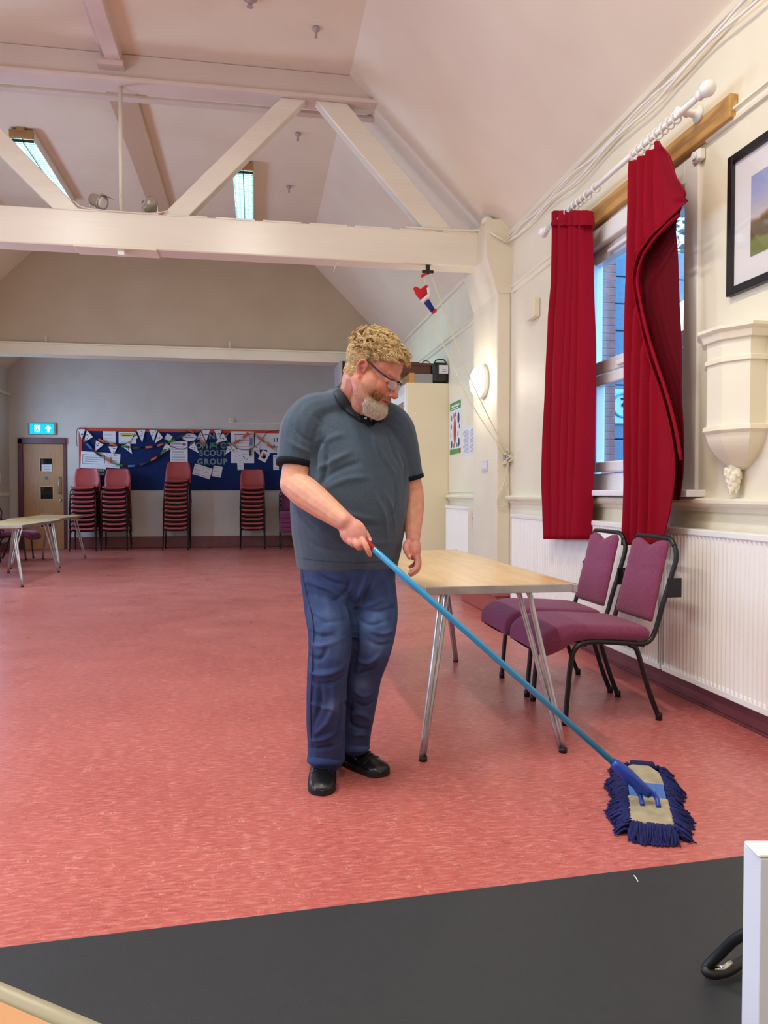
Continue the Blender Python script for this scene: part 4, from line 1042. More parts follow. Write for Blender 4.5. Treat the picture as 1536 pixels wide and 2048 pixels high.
sheet(255, 875.5, 32, 22, 0, 'white sheet with a yellow highlighted heading on the noticeboard', lines=2, marks=[(-0.8, 0.2, 0.7, 0.7, 1), (-0.6, 0.35, 0.5, 0.45, 3)])
sheet(187.5, 920.5, 46, 31, 3, 'large white sheet with a speech bubble outline, above the first red chair stack', lines=0, marks=[(-0.85, 0.62, 0.85, 0.66, 3), (-0.85, -0.45, 0.5, -0.41, 3), (-0.87, -0.45, -0.84, 0.66, 3), (0.83, -0.3, 0.86, 0.62, 3), (-0.7, 0.3, 0.6, 0.38, 0), (-0.7, 0.05, 0.65, 0.13, 0), (-0.7, -0.2, 0.3, -0.12, 0)])
sheet(226.5, 921.5, 24, 27, 5, 'white printed sheet next to the speech bubble sheet', lines=5, marks=[(-0.5, 0.0, -0.2, 0.5, 0)])
sheet(358, 904, 32, 40, 0, 'tall white puzzle sheet above the tallest red chair stack', lines=7, marks=[(0.4, 0.6, 0.8, 0.85, 2), (-0.5, 0.80, 0.2, 0.86, 3)])
sheet(337, 875, 11.5, 11.5, 32, 'small grey-white square turned diagonally on the noticeboard', lines=4)
sheet(396, 940, 17, 21, 15, 'small blank white card, left one of three under the GROUP letters', lines=3)
sheet(413.5, 945.5, 17, 21, 18, 'small blank white card, middle one of three under the GROUP letters', lines=3)
sheet(434.6, 943, 17, 21, 10, 'small blank white card, right one of three under the GROUP letters', lines=3)
sheet(485, 894.5, 44, 61, 0, 'largest white sheet with red ruled boxes right of the scout lettering', lines=0, marks=[(-0.7, 0.78, 0.7, 0.84, 2), (-0.62, 0.70, 0.62, 0.73, 2), (-0.62, 0.40, 0.62, 0.43, 2), (-0.62, 0.25, 0.62, 0.28, 2), (-0.62, 0.02, 0.62, 0.05, 2), (-0.64, 0.02, -0.61, 0.73, 2), (0.6, 0.02, 0.63, 0.73, 2)]+[(x_, z_, x_+0.07, z_+0.05, random.choice((0, 3, 0, 4))) for x_, z_ in [(random.uniform(-.9, .8), random.uniform(-.9, -.1)) for k in range(26)]])
sheet(481, 932, 12, 16, -4, 'narrow white slip hanging below the red ruled sheet', lines=3)
sheet(528, 882, 34, 34, 3, 'white drawing with green and orange strokes near the right end of the board', lines=0, marks=[(0.0, -0.2, 0.6, -0.1, 1), (0.4, -0.6, 0.9, -0.5, 2)])
sheet(549, 883, 30, 44, -3, 'white sheet with a drawn smiling face beside the man\'s sleeve', lines=0, marks=[(-0.1, -0.05, 0.05, 0.3, 3), (0.3, -0.05, 0.42, 0.3, 3), (-0.2, -0.45, 0.0, -0.35, 3), (0.0, -0.52, 0.4, -0.44, 3)]+[(random.uniform(-.9, .8), z_, 0, 0, 3) for z_ in ()])
sheet(528, 912.5, 16, 20, 28, 'small tilted photo with red and purple patches on the board', lines=0, marks=[(-0.5, -0.5, 0.4, 0.5, 2), (-0.1, -0.4, 0.5, 0.1, 4)])
sheet(552, 925, 11, 29, 0, 'narrow white sheet half hidden by the man\'s elbow', lines=2)
# oval label
c = B(379, 874.5, 0.004); bm = BM(); prism(bm, [c+V((cos(2*pi*k/24)*0.145, 0, sin(2*pi*k/24)*0.08)) for k in range(24)], (0, -0.002, 0)); box(bm, (c.x-0.09, c.y-0.004, c.z-0.012), (c.x+0.09, c.y-0.003, c.z+0.005), 0, 1); box(bm, (c.x-0.03, c.y-0.004, c.z+0.025), (c.x+0.03, c.y-0.003, c.z+0.045), 0, 1)
tag(obj('oval_card', bm, [M_PAPER, M_GREYINK]), 'white oval card pinned near the top of the noticeboard', 'paper')

def text_mesh(body, size, m, name, loc, rotx=pi/2, extrude=0.004, off=0.0, origin=None, parent=None):
    cu = bpy.data.curves.new('txt', 'FONT'); cu.body = body; cu.size = size; cu.extrude = extrude; cu.offset = off; cu.align_x = 'CENTER'; cu.align_y = 'CENTER'
    o = bpy.data.objects.new('txt', cu); col.objects.link(o)
    dg = bpy.context.evaluated_depsgraph_get(); dg.update()
    me = bpy.data.meshes.new_from_object(o.evaluated_get(dg)); bpy.data.objects.remove(o)
    b = BM(); b.from_mesh(me); bpy.data.meshes.remove(me)
    for v in b.verts: v.co = V((v.co.x, -v.co.z, v.co.y))+V(loc)
    return obj(name, b, m, parent)
# exit label and scout lettering
c = B(202.5, 944.5, 0.002)
t = thing('fire_exit_label', c, 'dark green Fire exit label low on the board between two chair stacks', 'sign')
bm = BM(); box(bm, (c.x-0.11, c.y-0.004, c.z-0.07), (c.x+0.09, c.y, c.z+0.07), 0.002); obj('plate', bm, mat('dark_green', (14, 44, 44), rough=0.5), t)
text_mesh('Fire', 0.07, M_PAPER, 'wording', (c.x+0.0, c.y-0.006, c.z+0.03), extrude=0.001, parent=t); text_mesh('exit', 0.07, M_PAPER, 'wording', (c.x+0.0, c.y-0.006, c.z-0.035), extrude=0.001, parent=t)
rows = [('top row', 210, [('E', 290), ('N', 408), ('N', 490), ('Y', 590)]), ('COMPTON row', 330, [('C', 160), ('O', 240), ('M', 318), ('P', 402), ('T', 474), ('O', 556), ('N', 632)]),
        ('word SCOUT', 425, [('S', 272), ('C', 338), ('O', 418), ('U', 502), ('T', 570)]), ('word GROUP', 537, [('G', 258), ('R', 338), ('O', 420), ('U', 505), ('P', 578)])]
for rn, cy_, ls in rows:
    for k, (ch, cx_) in enumerate(ls):
        p = B(360+cx_/6.4, 840+cy_/6.4, 0.004)
        pos_w = ['first', 'second', 'third', 'fourth', 'fifth', 'sixth', 'seventh'][k]
        o = text_mesh(ch, 0.155, M_GREY, 'cardboard_letter', p, extrude=0.003, off=0.006)
        tag(o, 'grey-green cut-out letter %s, %s in the %s on the blue board' % (ch, pos_w, rn), 'letter', 'cut-out letters on the board')

# bunting: triangular pennants on a dark red string
def c2(x, y): return (140+x/5.486, 840+y/5.486)
def c3(x, y): return (360+x/6.4, 840+y/6.4)
pen = [[c2(90, 102), c2(166, 100), c2(130, 215)], [c2(185, 115), c2(255, 185), c2(150, 245)], [c2(285, 225), c2(370, 270), c2(275, 345)], [c2(420, 290), c2(522, 290), c2(472, 400)], [c2(655, 240), c2(570, 290), c2(682, 372)],
       [c2(718, 130), c2(662, 215), c2(748, 200)], [c2(728, 105), c2(828, 105), c2(792, 245)], [c2(865, 103), c2(960, 103), c2(915, 235)], [c2(970, 125), c2(1020, 195), c2(928, 258)], [c2(1050, 245), c2(1120, 305), c2(1000, 375)],
       [c2(1362, 235), c2(1298, 300), c2(1415, 365)], [c3(265, 150), c3(205, 240), c3(330, 285)], [c3(272, 125), c3(385, 125), c3(335, 275)], [c3(435, 125), c3(537, 125), c3(490, 260)], [c3(550, 165), c3(608, 260), c3(455, 295)],
       [c3(622, 285), c3(715, 355), c3(580, 440)], [c3(1012, 300), c3(1025, 455), c3(930, 370)]]
t = thing('bunting', B(350, 862), 'string of white triangular pennants looped along the top of the noticeboard', 'bunting')
bm = BM()
pth = [c2(78, 290), c2(72, 200), c2(75, 115), c2(100, 88), c2(150, 92), c2(200, 118), c2(260, 190), c2(330, 245), c2(420, 285), c2(520, 285), c2(600, 265), c2(670, 225), c2(718, 130), c2(760, 103), c2(860, 103), c2(950, 105), c2(985, 130), c2(1030, 200), c2(1080, 265), c2(1150, 305), c2(1250, 315), c2(1330, 270), c2(1395, 190), c3(270, 130), c3(400, 122), c3(530, 128), c3(570, 190), c3(640, 290), c3(740, 365), c3(850, 382), c3(930, 360), c3(1020, 290), c3(1090, 190), c3(1150, 145), c3(1300, 130)]
tube(bm, catmull([B(x, y, 0.030) for x, y in pth], 3), 0.0055, 5); obj('string', bm, mat('bunting_red_string', (84, 18, 30), rough=0.8), t)
random.seed(9)
for tri in pen:
    bm = BM(); dy = random.uniform(0.020, 0.028); q = [B(x, y, dy) for x, y in tri]; prism(bm, q, (0, -0.002, 0))
    c_ = (q[0]+q[1]+q[2])/3
    for k in range(4):
        g = [random.random() for _ in range(3)]; s_ = sum(g); p = c_*0.35+(q[0]*g[0]+q[1]*g[1]+q[2]*g[2])/s_*0.65
        box(bm, (p.x-0.010, p.y-0.004, p.z-0.008), (p.x+0.010, p.y-0.002, p.z+0.008), 0, 1)
    obj('pennant', bm, [M_PAPER, mat('pennant_mark', (60, 60, 80), rough=0.8)], t)
# paper chains
LC = [mat('chain_green', (46, 130, 60), rough=0.7), mat('chain_orange', (214, 96, 50), rough=0.7), mat('chain_blue', (50, 120, 180), rough=0.7), mat('chain_dark_green', (16, 60, 62), rough=0.7)]
def chain(pts, label, ph=0):
    P_ = catmull([B(x, y, 0.045) for x, y in pts], 8); t = thing('paper_chain', P_[0], label, 'paper chain', 'paper chains on the noticeboard')
    acc = [0]
    for a, b in zip(P_, P_[1:]): acc.append(acc[-1]+(b-a).length)
    L_ = acc[-1]; step = 0.115; k = 0; s = 0
    def at(s_):
        for i in range(len(acc)-1):
            if acc[i+1] >= s_: return P_[i].lerp(P_[i+1], (s_-acc[i])/max(1e-6, acc[i+1]-acc[i]))
        return P_[-1]
    while s+step*0.6 < L_:
        a, b = at(s), at(min(L_, s+step)); d_ = (b-a).normalized(); n_ = V((0, -1, 0)) if k % 2 else V((-d_.z, 0, d_.x)); w_ = d_.cross(n_).normalized()
        c_ = (a+b)/2; r1 = step*0.62; r2 = 0.022; bm = BM()
        m_ = 16; ra = []; rb = []
        for i in range(m_):
            an = 2*pi*i/m_; q = c_+d_*cos(an)*r1+n_*sin(an)*r2
            ra.append(bm.verts.new(q-w_*0.02)); rb.append(bm.verts.new(q+w_*0.02))
        for i in range(m_): bm.faces.new((ra[i], ra[(i+1) % m_], rb[(i+1) % m_], rb[i]))
        obj('paper_link', bm, LC[[0, 1, 2, 1, 3, 0, 1, 3][(k+ph) % 8]], t, fix=False, thick=0.001)
        s += step; k += 1
chain([c2(145, 215), c2(230, 310), c2(330, 390), c2(430, 450), c2(540, 495), c2(680, 505), c2(810, 480), c2(930, 420), c2(1015, 360), c2(1060, 300)], 'long paper chain sagging lowest across the left half of the board', 1)
chain([c2(255, 190), c2(310, 210), c2(400, 250), c2(500, 275), c2(700, 305), c2(830, 300), c2(930, 290), c2(1030, 260), c2(1160, 210), c2(1260, 150), c2(1310, 105), c2(1390, 175)], 'paper chain running nearly level to the oval card, upper left of the board')
chain([c3(200, 235), c3(300, 290), c3(420, 330), c3(560, 330), c3(680, 300), c3(800, 230), c3(880, 150)], 'mostly orange paper chain crossing the grey letters', 2)
chain([c3(910, 170), c3(912, 260), c3(900, 430)], 'short orange paper chain hanging straight down over the red ruled sheet', 1)
chain([c3(950, 180), c3(1050, 260), c3(1150, 330), c3(1230, 390)], 'paper chain end sloping down toward the man\'s arm', 0)
# left wall fitting
q = onx(8, 960, XL+0.02); bm = BM(); box(bm, (XL, 14.85, 1.30), (XL+0.05, 15.05, 1.48), 0.01); box(bm, (XL, 14.9, 1.5), (XL+0.04, 15.0, 1.62), 0.008); tag(obj('wall_switch', bm, M_WHITE), 'small white switch boxes on the left wall beside the door', 'switch')

# ================================================================== STAGE AND THINGS ON IT
e0, e1 = onz(0, 1892, 0.30), onz(1480, 1710, 0.30)
ed = (e1-e0).normalized(); en = V((ed.y, -ed.x, 0))
A = e0-ed*2.2; Bq = e1+ed*0.75
bm = BM(); prism(bm, [A, Bq, Bq+en*2.9, A+en*2.9], (0, 0, -0.295)); tag(obj('stage_block', bm, M_STAGE, bevel=0.006), 'low black stage platform in the foreground', 'stage')
# white board-like carton at the right
cw = P(1487, 1688, 0.74)
rt = V((CR.x, CR.y, 0)); fd = V((CF.x, CF.y, 0)).normalized()
o_ = V((cw.x, cw.y, 0.302)); zt = cw.z
bm = BM(); prism(bm, [o_, o_+rt*0.34, o_+rt*0.34-fd*0.03, o_-fd*0.03+rt*0.002], (0, 0, zt-0.302))
t = thing('white_carton', (o_.x+0.1, o_.y+0.1, 0.302), 'thin white carton standing at the right edge of the stage, cut by the frame', 'box')
obj('carton', bm, mat('white_card', (226, 228, 240), rough=0.6, bump=0.3, bscale=12), t, bevel=0.001)
bm = BM(); prism(bm, [o_+V((0, 0, zt-0.302)), o_+rt*0.34+V((0, 0, zt-0.302)), o_+rt*0.34-fd*0.03+V((0, 0, zt-0.302)), o_-fd*0.03+V((0, 0, zt-0.302))], (0, 0, 0.004)); obj('lid', bm, mat('ivory_card', (236, 230, 224), rough=0.6), t, bevel=0.002)
# black chair / stand leg at right
t = thing('black_stand', onz(1440, 1945, 0.30), 'black tubular stand foot with a shiny underside, beside the white carton', 'stand')
SP = lambda px, py, z: onz(px, py, z)
bm = BM(); tube(bm, catmull([SP(1560, 1840, 0.46), SP(1480, 1872, 0.40), SP(1440, 1908, 0.35), SP(1416, 1932, 0.322), SP(1414, 1944, 0.315), SP(1430, 1948, 0.313), SP(1460, 1940, 0.314), SP(1490, 1920, 0.318), SP(1560, 1880, 0.33)], 5), 0.0085, 12); obj('bent_tube', bm, M_BLACKP, t)
bm = BM(); tube(bm, [SP(1428, 1940, 0.318), SP(1448, 1936, 0.320), SP(1462, 1926, 0.324)], 0.0055, 8); obj('chrome_insert', bm, mat('chrome', (200, 205, 200), rough=0.15, metal=1.0), t)
# foreground table corner, lower left
zt = 0.74; a = onz(0, 1952, zt); b = onz(232, 2048, zt); dd = (b-a).normalized(); nn = V((dd.y, -dd.x, 0))
a2 = a-dd*0.9; b2 = b+dd*0.35
t = thing('foreground_table', ((a2+b2)/2+nn*0.3).to_tuple()[:2]+(0.3,), 'blurred tan tabletop with a pale metal edge at the lower left corner', 'table')
bm = BM(); prism(bm, [a2+nn*0.02, b2+nn*0.02, b2+nn*0.6, a2+nn*0.6], (0, 0, -0.02)); obj('tabletop', bm, mat('tan_laminate', (192, 142, 98), rough=0.4), t)
bm = BM(); 
tube(bm, [a2+nn*0.010+V((0, 0, -0.008)), b2+nn*0.010+V((0, 0, -0.008))], 0.010, 12); tube(bm, [b2+nn*0.01+V((0, 0, -0.014)), b2+nn*0.6+V((0, 0, -0.014))], 0.013, 12)
obj('edge_rail', bm, mat('dull_edge', (158, 152, 128), rough=0.4), t)
for p in (a2+dd*0.12+nn*0.1, b2-dd*0.12+nn*0.1, a2+dd*0.12+nn*0.5, b2-dd*0.12+nn*0.5):
    bm = BM(); cyl(bm, (p.x, p.y, 0.301), (p.x, p.y, zt-0.02), 0.014, 12); obj('leg', bm, M_ALU, t)
# lint scrap on the stage edge
p = onz(1272, 1757, 0.303); bm = BM(); tube(bm, [p+V((-0.002, -0.012, 0)), p+V((0.001, 0, 0.0)), p+V((0.002, 0.012, 0))], 0.0012, 6); tag(obj('lint_scrap', bm, M_PAPER), 'tiny white scrap lying on the black stage', 'scrap')

# ================================================================== DUST MOP
Gp = P(740, 1092, 2.655)                         # where the pole leaves the hand
mc = V((1.385, 2.475, 0)); md_ = V((0.31, 0.66, 0)).normalized(); mr = V((md_.y, -md_.x, 0))
joint = onz(1300, 1590, 0.075)
sock = onz(1243, 1532, 0.0)
hd = (joint-Gp); hl = hd.length; hd.normalize()
t = thing('dust_mop', mc, 'blue-handled flat dust mop with navy fringe held by the man', 'mop')
bm = BM(); tube(bm, [Gp-hd*0.13, Gp+hd*0.25, joint-hd*0.12], 0.0112, 18); obj('pole', bm, mat('bright_blue_pole', (36, 152, 208), rough=0.3, coat=0.4), t)
bm = BM(); tube(bm, [Gp-hd*0.135, Gp-hd*0.13, Gp+hd*0.012, Gp+hd*0.014], [0.008, 0.0125, 0.0125, 0.0113], 16); obj('end_grip', bm, mat('red_grip', (176, 30, 34), rough=0.4), t)
bm = BM(); tube(bm, [joint-hd*0.17, joint-hd*0.155, joint-hd*0.10, joint-hd*0.03, joint+hd*0.0], [0.013, 0.019, 0.024, 0.019, 0.013], 14)
M_BLUEP = mat('royal_blue_plastic', (24, 62, 160), rough=0.35)
for s in (-1, 1): tube(bm, catmull([joint-hd*0.05+mr*0.018*s, joint-hd*0.01+mr*0.026*s+V((0, 0, -0.01)), V((joint.x, joint.y, 0.048))+md_*(-0.03)+mr*0.026*s], 4), 0.008, 8)
obj('socket', bm, M_BLUEP, t)
def mopt(u, v, z): return mc+mr*u+md_*v+V((0, 0, z))
def slab(bm, u0, u1, v0, v1, z0, z1, mi=0): prism(bm, [mopt(u0, v0, z0), mopt(u1, v0, z0), mopt(u1, v1, z0), mopt(u0, v1, z0)], (0, 0, z1-z0), mi)
bm = BM(); slab(bm, -0.062, 0.062, -0.055, 0.075, 0.034, 0.048); slab(bm, -0.03, 0.03, -0.02, 0.05, 0.048, 0.056); obj('frame_plate', bm, mat('cornflower_plate', (70, 116, 190), rough=0.35), t, bevel=0.003)
M_CANV = mat('dusty_canvas', (176, 164, 138), rough=0.9, c2=(150, 138, 112), vscale=18, bump=0.2, bscale=200)
bm = BM(); slab(bm, -0.07, 0.07, -0.27, -0.05, 0.022, 0.046); obj('canvas_pocket', bm, M_CANV, t, bevel=0.008)
bm = BM(); prism(bm, [mopt(-0.068, 0.085, 0.024), mopt(0.07, 0.075, 0.024), mopt(0.062, 0.20, 0.024), mopt(0.03, 0.27, 0.024), mopt(-0.04, 0.27, 0.024), mopt(-0.07, 0.22, 0.024)], (0, 0, 0.022)); obj('canvas_pocket', bm, M_CANV, t, bevel=0.008)
bm = BM(); slab(bm, -0.075, 0.075, -0.28, 0.28, 0.008, 0.024); obj('backing', bm, mat('navy_backing', (24, 26, 72), rough=0.9), t)
bm = BM(); random.seed(4)
def strand(p, out, ln):
    q = [p]; d_ = V(out); zz = p.z
    sw = V((random.uniform(-.3, .3), random.uniform(-.3, .3), 0))
    for k in range(4):
        d_ = (d_*0.9+sw*0.25+V((0, 0, -0.34 if q[-1].z > 0.012 else 0.0))).normalized(); nx = q[-1]+d_*ln/4; nx.z = max(nx.z, 0.005); q.append(nx)
    tube(bm, q, [0.0034, 0.0038, 0.0036, 0.0032, 0.002], 5)
def ring(nstr, inset, zbase, ln0):
    for k in range(nstr):
        s = k/nstr*4; 
        per = 2*(0.15+0.56); a_ = k/nstr*per
        if a_ < 0.15: u_, v_, ou = -0.075+a_, -0.28, -md_
        elif a_ < 0.71: u_, v_, ou = 0.075, -0.28+(a_-0.15), mr
        elif a_ < 0.86: u_, v_, ou = 0.075-(a_-0.71), 0.28, md_
        else: u_, v_, ou = -0.075, 0.28-(a_-0.86), -mr
        cn = V((0, 0, 0))
        if abs(v_) > 0.2: cn = md_*(1 if v_ > 0 else -1)*0.4
        p = mopt(u_*(1-inset), v_*(1-inset*0.3), zbase+random.uniform(-0.004, 0.004))
        wv = 0.012*sin(a_*26)
        strand(p, ou+cn+V((0, 0, random.uniform(0.05, 0.5))), ln0+random.uniform(-0.012, 0.014)+wv)
ring(620, 0.0, 0.022, 0.058); ring(620, 0.06, 0.032, 0.062); ring(500, 0.14, 0.040, 0.056)
fr = obj('fringe', bm, mat('navy_yarn', (26, 34, 104), rough=0.9, c2=(16, 20, 72), vscale=60), t, fix=False); fr['kind'] = 'stuff'
bm = BM(); slab(bm, -0.045, 0.05, 0.266, 0.30, 0.03, 0.055); obj('fringe_roll', bm, mat('navy_backing', (24, 26, 72)), t, bevel=0.01)

# ================================================================== THE MAN
def rot_axes(f, up=V((0, 0, 1))):
    f = f.normalized(); r_ = f.cross(up).normalized(); u_ = r_.cross(f).normalized(); return r_, f, u_
BK = V((-CF.x, -CF.y, 0)).normalized(); RT = V((CR.x, CR.y, 0)).normalized()   # towards camera / to the image right
TF = (BK*cos(radians(28))+RT*sin(radians(28))).normalized()                     # the way his chest faces
TL = V((0, 0, 1)).cross(TF).normalized(); TL = TL if TL.dot(RT) > 0 else -TL    # his left side
man = thing('person', (0.36, 2.86, 0), 'person in a grey-blue polo shirt and jeans pushing the blue dust mop', 'person')
def loft(bm, levels, ax, ay, nseg=28, pw=2.3, n=4):
    """levels: (centre, half width, front, back)"""
    C_ = catmull([l[0] for l in levels], n); A_ = cat1([l[1] for l in levels], n); F_ = cat1([l[2] for l in levels], n); B_ = cat1([l[3] for l in levels], n)
    rings = []
    for c, a, f, b in zip(C_, A_, F_, B_):
        r_ = []
        for k in range(nseg):
            th = 2*pi*k/nseg; cx_, sy = cos(th), sin(th)
            x = a*(abs(cx_)**(2/pw))*(1 if cx_ > 0 else -1); y = (f if sy > 0 else b)*(abs(sy)**(2/pw))*(1 if sy > 0 else -1)
            r_.append(bm.verts.new(c+ax*x+ay*y))
        rings.append(r_)
    for A, B2 in zip(rings, rings[1:]):
        for k in range(nseg): bm.faces.new((A[k], A[(k+1) % nseg], B2[(k+1) % nseg], B2[k]))
    bm.faces.new(rings[0][::-1]); bm.faces.new(rings[-1])
TD = 2.97
def T(px, py, d=TD): return P(px, py, d)
# ---- head frame
HS = 1.055
hy, hp = radians(19), radians(29)
hf0 = (RT*cos(hy)+BK*sin(hy)).normalized()
HF = (hf0*cos(hp)-V((0, 0, 1))*sin(hp)).normalized(); HR, HF, HU = rot_axes(HF, V((0, 0, 1)))
HC = P(727, 741, 2.76)-HR*0.078*HS
def H(x, y, z): return HC+(HR*x+HF*y+HU*z)*HS
HM = Matrix((HR, HF, HU)).transposed()
def hl(p):
    d_ = (V(p)-HC)/HS; return V((d_.dot(HR), d_.dot(HF), d_.dot(HU)))
def hball(bm, c, r_, seg=20, R=None): ball(bm, H(*c), tuple(v*HS for v in r_), R=(HM @ R if R else HM), seg=seg)
def hlimb(bm, pts, rads, n=4, seg=12): limb(bm, [H(*p) for p in pts], [r_*HS for r_ in rads], n, seg)
# ---- arm and hand joints
sR, eR, wR = T(610, 826, 2.88), T(588, 968, 2.80), T(688, 1043, 2.66)
sL, eL, wL = T(797, 850, 2.97), T(826, 985, 3.02), T(826, 1078, 2.93)
body = BM()
# torso core, neck
loft(body, [(T(700, 1140), .15, .12, .12), (T(697, 1060), .19, .15, .15), (T(700, 960), .20, .14, .14), (T(705, 880), .20, .12, .12), (T(704, 832), .17, .085, .10), (T(702, 812), .10, .06, .07)], TL, TF)
limb(body, [T(706, 820, 2.98), T(713, 788, 2.91), H(0, -0.03, -0.02)], [.070, .067, .072])
limb(body, [T(722, 824, 2.93), T(730, 804, 2.87), H(0, 0.02, -0.070)], [.050, .056, .05])      # throat
limb(body, [sR.lerp(eR, .1), sR.lerp(eR, .6), eR], [.052, .054, .053])
limb(body, [eR, eR.lerp(wR, .25), eR.lerp(wR, .6), wR], [.054, .059, .050, .0355])
limb(body, [sL.lerp(eL, .12), sL.lerp(eL, .6), eL], [.042, .043, .043])
limb(body, [eL, eL.lerp(wL, .3), eL.lerp(wL, .7), wL], [.043, .045, .036, .028])
# head
hball(body, (0, -.022, .052), (.079, .097, .086))
hball(body, (0, .030, .050), (.068, .066, .072))
hball(body, (0, .038, -.020), (.064, .056, .080))
for s in (-1, 1):
    hball(body, (s*.036, .062, -.022), (.030, .028, .028))
    hlimb(body, [(s*.062, -.006, -.040), (s*.056, .030, -.078), (s*.026, .075, -.102)], [.026, .027, .022])
    hball(body, (s*.060, .02, -.035), (.022, .045, .05))
hball(body, (0, .085, -.096), (.030, .025, .024)); hball(body, (0, .080, -.078), (.034, .022, .016)); hball(body, (0, .035, -.090), (.052, .055, .035))
hlimb(body, [(0, .088, .024), (0, .104, .0), (0, .121, -.028)], [.008, .0092, .0108]); hball(body, (0, .117, -.033), (.010, .011, .009))
for s in (-1, 1): hball(body, (s*.012, .106, -.034), (.0075, .011, .0075))
hlimb(body, [(-.045, .078, .032), (-.018, .094, .028), (.018, .094, .028), (.045, .078, .032)], [.008, .009, .009, .008])
for s in (-1, 1): hball(body, (s*.031, .080, .006), (.016, .013, .0105))
hball(body, (0, .086, -.054), (.028, .020, .024))
hlimb(body, [(-.024, .092, -.059), (0, .105, -.056), (.024, .092, -.059)], [.005, .0065, .005]); hlimb(body, [(-.022, .091, -.068), (0, .103, -.067), (.022, .091, -.068)], [.005, .007, .005])
# ears
for s in (-1, 1):
    e_ = [(s*.081, -.004, -.018), (s*.086, -.016, -.008), (s*.090, -.024, .012), (s*.088, -.016, .030), (s*.083, -.002, .030), (s*.080, .006, .018)]
    hlimb(body, e_, [.0065, .0065, .006, .006, .0065, .006], 4, 8)
    hball(body, (s*.078, -.009, .006), (.006, .014, .022)); hball(body, (s*.081, -.002, -.024), (.007, .008, .010)); hball(body, (s*.081, .004, .0), (.005, .005, .008))
# right hand closed around the end of the pole
Gd = hd
palm = T(706, 1064, 2.65)
ux = (T(728, 1088, 2.645)-T(690, 1043, 2.665)).normalized()
uy = (T(742, 1062, 2.655)-T(704, 1090, 2.655)).normalized()
uz = ux.cross(uy).normalized(); uy = uz.cross(ux).normalized()
ball(body, palm, (.055, .047, .026), Matrix((ux, uy, uz)).transposed(), 18)
ball(body, T(694, 1049, 2.66), (.045, .037, .031), Matrix((ux, uy, uz)).transposed(), 14)
def finger(pts, rads, n=4): limb(body, pts, rads, n, 10)
finger([T(720, 1075, 2.64), T(729, 1086, 2.62), T(735, 1099, 2.615), T(740, 1110, 2.627)], [.0125, .0115, .0100, .0082])          # index
finger([T(708, 1078, 2.635), T(714, 1090, 2.62), T(719, 1096, 2.63), T(727, 1092, 2.67)], [.0125, .0115, .0105, .0095])          # middle
finger([T(697, 1074, 2.64), T(703, 1086, 2.63), T(710, 1091, 2.645), T(718, 1086, 2.68)], [.0120, .0110, .0098, .0088])          # ring
finger([T(688, 1066, 2.65), T(693, 1078, 2.645), T(700, 1083, 2.66), T(708, 1079, 2.69)], [.0105, .0095, .0085, .0078])          # little
finger([T(700, 1048, 2.67), T(718, 1053, 2.68), T(731, 1067, 2.68), T(739, 1079, 2.672)], [.0165, .0150, .0120, .0092])         # thumb
# left hand hanging, relaxed curl
lp = T(829, 1098, 2.93); vx = (T(826, 1120, 2.93)-T(828, 1078, 2.93)).normalized(); vy = RT; vz = vx.cross(vy).normalized()
ball(body, lp, (.046, .026, .038), Matrix((vx, vy, vz)).transposed(), 16)
finger([T(818, 1084, 2.92), T(812, 1093, 2.90), T(814, 1104, 2.893), T(819, 1115, 2.892)], [.0155, .0145, .0115, .0088])
finger([T(831, 1108, 2.91), T(835, 1124, 2.905), T(831, 1138, 2.90), T(819, 1147, 2.90)], [.0125, .0112, .0098, .0080])
finger([T(834, 1108, 2.935), T(838, 1126, 2.935), T(834, 1141, 2.93), T(822, 1150, 2.925)], [.0125, .0112, .0098, .0082])
finger([T(834, 1106, 2.955), T(837, 1123, 2.96), T(832, 1137, 2.955), T(821, 1144, 2.95)], [.0120, .0105, .0092, .0080])
finger([T(832, 1102, 2.975), T(834, 1117, 2.98), T(829, 1128, 2.975), T(820, 1134, 2.97)], [.0105, .0092, .0082, .0072])
body = remesh(body, 0.0034, 3, 0.5)
bvh = BVHTree.FromBMesh(body)
